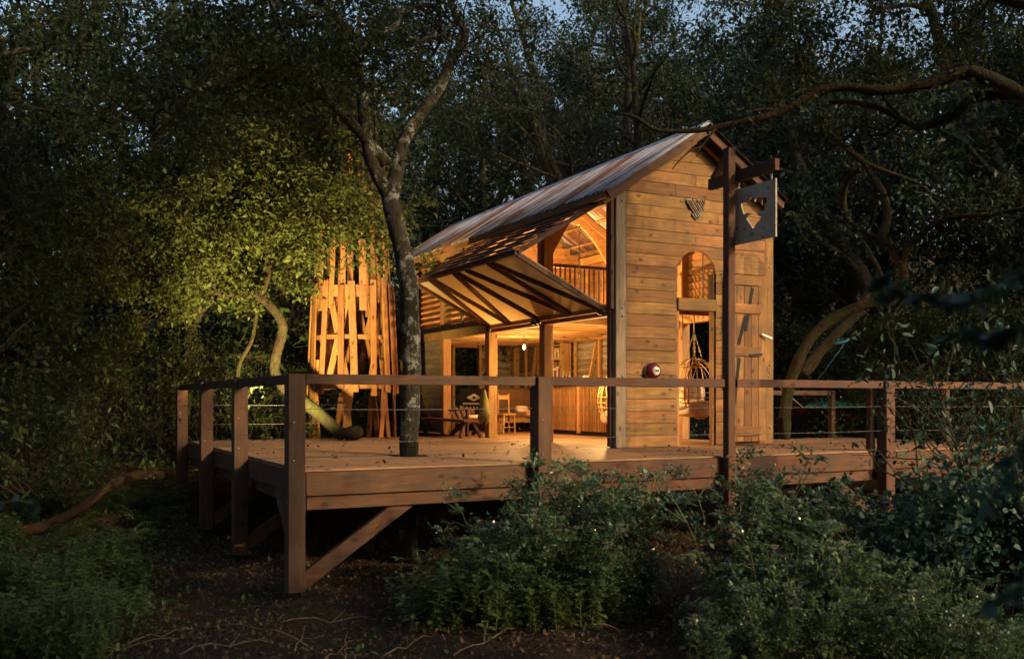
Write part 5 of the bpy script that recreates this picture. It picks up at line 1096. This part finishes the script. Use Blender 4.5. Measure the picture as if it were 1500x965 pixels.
# ---- broad leaved shrub over the right end of the railing, and left hand shrubs
def shrub(name, label, seed, loc, h, w, nst, leaf, size, bark='barkdark', aspect=0.45, nleaf=10, kids=3):
    t = thing(name, label, 'shrub', loc); T = Tree(seed); L = Vector(loc)
    for k in range(nst):
        a = T.r.uniform(0, 6.28); T.spray(L + Vector((T.r.gauss(0, .1), T.r.gauss(0, .1), -0.1)), (math.cos(a)*w/h, math.sin(a)*w/h, 1), h*T.r.uniform(.6, 1.05), 0.022, nleaf, 0.07, 2, 0.16, 0.02, kids)
    T.finish(t, bark, leaf, size, OVAL, aspect); return t
for a in [('laurel_shrub', 'broad leaved shrub growing up through the right end of the railing', 31, (5.83, -4.36, -1.3), 2.3, 1.0, 12, 'leaf_near', 0.085), ('laurel_shrub', 'glossy shrub leaning in beside the fallen trunk at the clearing edge', 32, (5.92, -4.85, -1.2), 2.5, 1.1, 12, 'leaf_near', 0.085), ('laurel_shrub', 'tall dark shrub hiding the end of the railing beyond the glossy shrub', 38, (7.6, -3.35, -1.2), 2.9, 1.1, 12, 'leaf_dark', 0.085), ('hazel_shrub', 'bright green low shrub hanging over the dark hollow of the left bank', 33, (-2.83, 4.82, -0.5), 1.5, 1.5, 9, 'leaf_nettle', 0.1), ('hazel_shrub', 'bright green shrub behind the left bank under the arching tree', 34, (-1.78, 8.77, -0.3), 2.2, 1.4, 9, 'leaf_nettle', 0.09), ('elder_shrub', 'dark leafy shrub filling the gap behind the left hand railing', 35, (0.79, 9.14, -0.7), 2.0, 1.3, 9, 'leaf_oak', 0.09), ('elder_shrub', 'dark leafy shrub between the left posts and the slatted tower', 36, (2.13, 10.7, -0.6), 2.1, 1.3, 9, 'leaf_oak', 0.09), ('elder_shrub', 'low green shrub seen through the side opening behind the hanging chair', 37, (10.6, 6.3, -0.9), 1.9, 1.2, 9, 'leaf_nettle', 0.08)]: shrub(*a)

# ------------------------------------------------------------------ logs, twigs and litter
def logthing(name, label, pts, rads, mat, cat='log', bumpy=0.22):
    t = thing(name, label, cat, pts[0]); limb(t, 'stem', pts, rads, mat, 12, 6, bumpy); return t
LGG = logthing('fallen_branch', 'reddish fallen branch rising across the bank left of the deck', [(-3.1, 3.6, -0.98), (-2.6, 4.0, -0.95), (-2.15, 4.5, -0.80), (-1.75, 5.1, -0.55), (-1.3, 5.9, -0.45), (-0.7, 6.8, -0.52)], (0.07, 0.085), 'log')
LST = logthing('mossy_stump', 'leaning mossy stump at the edge of the left bank', [(-3.6, 1.7, -1.2), (-3.55, 1.75, -0.8), (-3.45, 1.8, -0.42), (-3.47, 1.85, -0.30)], (0.17, 0.12), 'barkmoss', 'stump')
RM = thing('fallen_tree', 'huge dark fissured fallen trunk behind the right hand thicket', 'log', (5.6, -5.0, -1.2))
def bigtrunk():
    pts = spline([(8.6, -7.9, -0.1), (7.6, -6.9, -0.15), (6.6, -6.0, -0.25), (5.9, -5.4, -0.4), (5.45, -5.05, -0.62)], 8); V = []; F = []; seg = 40; n = len(pts); r = random.Random(4); ph = [r.uniform(0, 6.28) for _ in range(8)]
    for i, p in enumerate(pts):
        d = (pts[min(i+1, n-1)]-pts[max(i-1, 0)]).normalized(); up = Vector((0, 0, 1)); up = (up-d*up.dot(d)).normalized(); s = d.cross(up); R0 = (0.46 + 0.08*math.sin(i*0.5))*(1.0 if i < n-1 else 0.55)
        for k in range(seg):
            a = 2*math.pi*k/seg; q = R0*(1 + 0.07*math.sin(5*a+ph[0]+i*0.08) + 0.05*math.sin(11*a+ph[1]+i*0.15) + 0.03*math.sin(19*a+ph[2]-i*0.1) + r.gauss(0, 0.035)); V.append(p + up*q*math.cos(a) + s*q*math.sin(a))
    for i in range(n-1):
        for k in range(seg): F.append((i*seg+k, i*seg+(k+1) % seg, (i+1)*seg+(k+1) % seg, (i+1)*seg+k))
    F.append(tuple((n-1)*seg+k for k in range(seg))); return mesh_from('stem', [v-Vector((5.6, -5.0, -1.2)) for v in V], F, True)
part('stem', bigtrunk(), 'barkdark', RM, (5.6, -5.0, -1.2))
rr = random.Random(5)
for k, (x, y, a, L) in enumerate(((-0.9, -1.6, 2.2, 1.3), (-0.55, -1.9, 1.2, 0.9), (-0.35, -2.4, 1.0, 1.1), (-0.2, -2.2, 1.25, 1.2), (-1.3, -2.3, 0.3, 0.9), (-0.1, -1.3, 0.1, 1.0), (-1.7, -1.2, 0.6, 0.8), (0.25, -2.6, 0.5, 0.7), (-2.3, -1.9, 0.9, 0.8), (-2.1, -1.6, 0.3, 1.0), (-0.8, -2.9, 2.5, 0.8), (0.9, -2.9, 0.4, 0.9), (1.9, -3.1, 2.7, 0.6))):
    t = thing('dead_twig', 'bare forked dead twig lying on the soil before the corner post', 'twig', gp(x, y), 'dead twigs on the soil'); d = Vector((math.cos(a), math.sin(a), 0)); m = MB(); p = []
    for j in range(7): q = Vector((x, y, 0)) + d*L*(j/6-0.5) + Vector((rr.gauss(0, .014), rr.gauss(0, .014), 0)); p.append(gp(q.x, q.y, 0.03+0.05*math.sin(j)**2))
    m.tube(p, [0.008-0.0008*j for j in range(7)], 5); q = p[3]; e = (d + Vector((-d.y, d.x, 0.3))*rr.choice((-0.8, 0.8))).normalized(); m.tube([q, q+e*L*0.18, q+e*L*0.34+Vector((0, 0, 0.02))], [0.005, 0.004, 0.002], 4); m.build('wood', 'twig', t, gp(x, y))
n = 60000; X = RG.uniform(-7, 9, n); Y = RG.uniform(-7.5, 8, n); Z = gz(X, Y) + 0.012 + RG.random(n)*0.02
o = part('leaf_litter', leafmesh('leaf_litter', np.stack([X, Y, Z], 1), 0.042, RG, OVAL, 0.6, 1.6, None, 0, 0.0), 'litter', None); tag(o, 'brown dead leaves scattered over the bare soil', 'leaf litter', None, 'stuff')
n = 420; X = RG.uniform(0.05, 12.7, n); Y = np.where(X < 5.8, RG.uniform(0.05, 8.5, n), RG.uniform(0.05, 2.35, n))
o = part('fallen_leaves', leafmesh('fallen_leaves', np.stack([X, Y, np.full(n, 0.012)], 1), 0.055, RG, OVAL, 0.6, 6.0, None, 0, 0.0), 'litter', None); tag(o, 'dry fallen leaves scattered over the deck boards', 'fallen leaves', None, 'stuff')
n = 9000; X = RG.uniform(-6, 8, n); Y = RG.uniform(-7, 4, n); Z = gz(X, Y) + 0.008
o = part('twig_litter', leafmesh('twig_litter', np.stack([X, Y, Z], 1), 0.09, RG, DIA, 0.06, 3.0, None, 0, 0.0), 'twig', None); tag(o, 'small broken twigs and straw scattered over the bare soil', 'twig litter', None, 'stuff')
# ground cover: dense on the banks and in the wood, thin on the trodden soil
n = 150000; X = RG.uniform(-16, 22, n); Y = RG.uniform(-8, 20, n)
dens = 0.10 + 0.9*sstep(-1.0, -3.0, X - 0.25*(Y+1)) + 0.9*sstep(3.3, 5.0, X + 0.55*np.clip(-Y-0.5, 0, 9) - 0.6) * sstep(0.6, -1.5, Y) + 0.7*sstep(8, 11, Y) + 0.8*sstep(11.5, 14, X)
dens *= 0.35 + 0.8*(np.sin(1.9*X+0.7*Y)*np.sin(1.3*Y-0.8*X+1) > -0.25)
keep = RG.random(n) < np.clip(dens, 0, 1)
keep &= ~((X > -0.1) & (X < 13) & (Y > 0.2) & (Y < 9))
X, Y = X[keep], Y[keep]; Z = gz(X, Y) + 0.02 + RG.random(len(X))**2*0.16
o = part('ground_cover', leafmesh('ground_cover', np.stack([X, Y, Z], 1), 0.062, RG, OVAL, 0.62, 1.1, None, 0, -0.1), 'leaf_nettle', None); tag(o, 'low green ivy and herbs carpeting the woodland floor', 'ground cover', None, 'stuff')
# ivy on the fallen trunk
IV = thing('ivy', 'dark ivy hanging over the end of the huge fallen trunk', 'ivy', (5.0, -4.6, -0.4)); r = random.Random(8); pts = []
for _ in range(6500):
    t = r.random(); c = Vector((5.25, -4.85, -0.1)).lerp(Vector((4.8, -4.35, -1.0)), t); pts.append((c.x-5.0+r.gauss(0, .3), c.y+4.6+r.gauss(0, .3), c.z+0.4+r.gauss(0, .2)))
part('foliage', leafmesh('foliage', np.array(pts), 0.055, np.random.default_rng(8), OVAL, 0.85, 0.2), 'leaf_near', IV, (5.0, -4.6, -0.4))
MB().tube([(5.3, -4.9, 0.2), (5.0, -4.5, -0.2), (4.85, -4.4, -0.9)], [0.012, 0.01, 0.006], 5).build('stem', 'stem', IV, (5.0, -4.6, -0.4))
# ---- leafy sprigs close to the lens
def sprig(label, pts, n, size, seed):
    t = thing('leafy_sprig', label, 'branch', pts[0]); r = random.Random(seed); sp = spline(pts, 6); MB().tube(sp, [0.006-0.004*i/len(sp) for i in range(len(sp))], 5).build('stem', 'stem', t, pts[0])
    ms = []
    for v in range(3):
        V = []; F = []; K = 7
        for i in range(K):
            u = i/(K-1); w = 0.30*math.sin(math.pi*u**0.8)*(1-0.15*v); V += [(u, w, 0.10*w-0.18*u*u), (u, 0, -0.05*math.sin(math.pi*u)-0.18*u*u), (u, -w, 0.10*w-0.18*u*u)]
        for i in range(K-1):
            for s in (0, 1): a = i*3+s; F.append((a, a+1, a+4, a+3))
        ms.append(mesh_from('leaf', V, F, True))
    for k in range(n):
        f = r.uniform(0.12, 1.0)*(len(sp)-1); i = min(int(f), len(sp)-2); p = sp[i].lerp(sp[i+1], f-i); d = (sp[i+1]-sp[i]).normalized(); e = (d*0.5 + Vector((r.gauss(0, 1), r.gauss(0, 1), r.gauss(-0.1, .6)))).normalized()
        o = part('leaf', ms[k % 3], 'leaf_near', t, p, frame(e, (r.gauss(0, .5), r.gauss(0, .5), 1))); s = size*r.uniform(.7, 1.25); o.scale = (s, s, s)
for a in [('blurred blue green leafy sprig reaching across above the right hand railing', [(-0.38, -9.26, 1.23), (-0.58, -9.27, 1.14), (-0.72, -9.25, 1.08), (-0.85, -9.24, 1.06), (-0.94, -9.19, 1.08), (-0.99, -9.17, 1.1)], 80, 0.06, 1), ('blurred blue green leafy sprig drooping beside the fallen trunk', [(-0.74, -9.52, 0.85), (-0.92, -9.54, 0.76), (-1.07, -9.58, 0.66), (-1.11, -9.56, 0.59)], 30, 0.055, 2), ('blurred leafy sprig low at the edge of the right hand thicket', [(-1.04, -9.71, 0.46), (-1.21, -9.73, 0.47), (-1.26, -9.7, 0.44), (-1.3, -9.69, 0.4)], 14, 0.05, 3), ('pale leafy sprig entering over the bank left of the deck', [(-3.11, -6.96, 0.39), (-3.0, -7.01, 0.43), (-2.91, -6.95, 0.44), (-2.84, -6.87, 0.39)], 16, 0.05, 4), ('blurred leafy sprig hanging above the first one at the right edge', [(-0.55, -9.4, 1.09), (-0.67, -9.33, 0.99), (-0.75, -9.3, 0.96), (-0.82, -9.26, 0.97)], 50, 0.06, 5)]: sprig(*a)
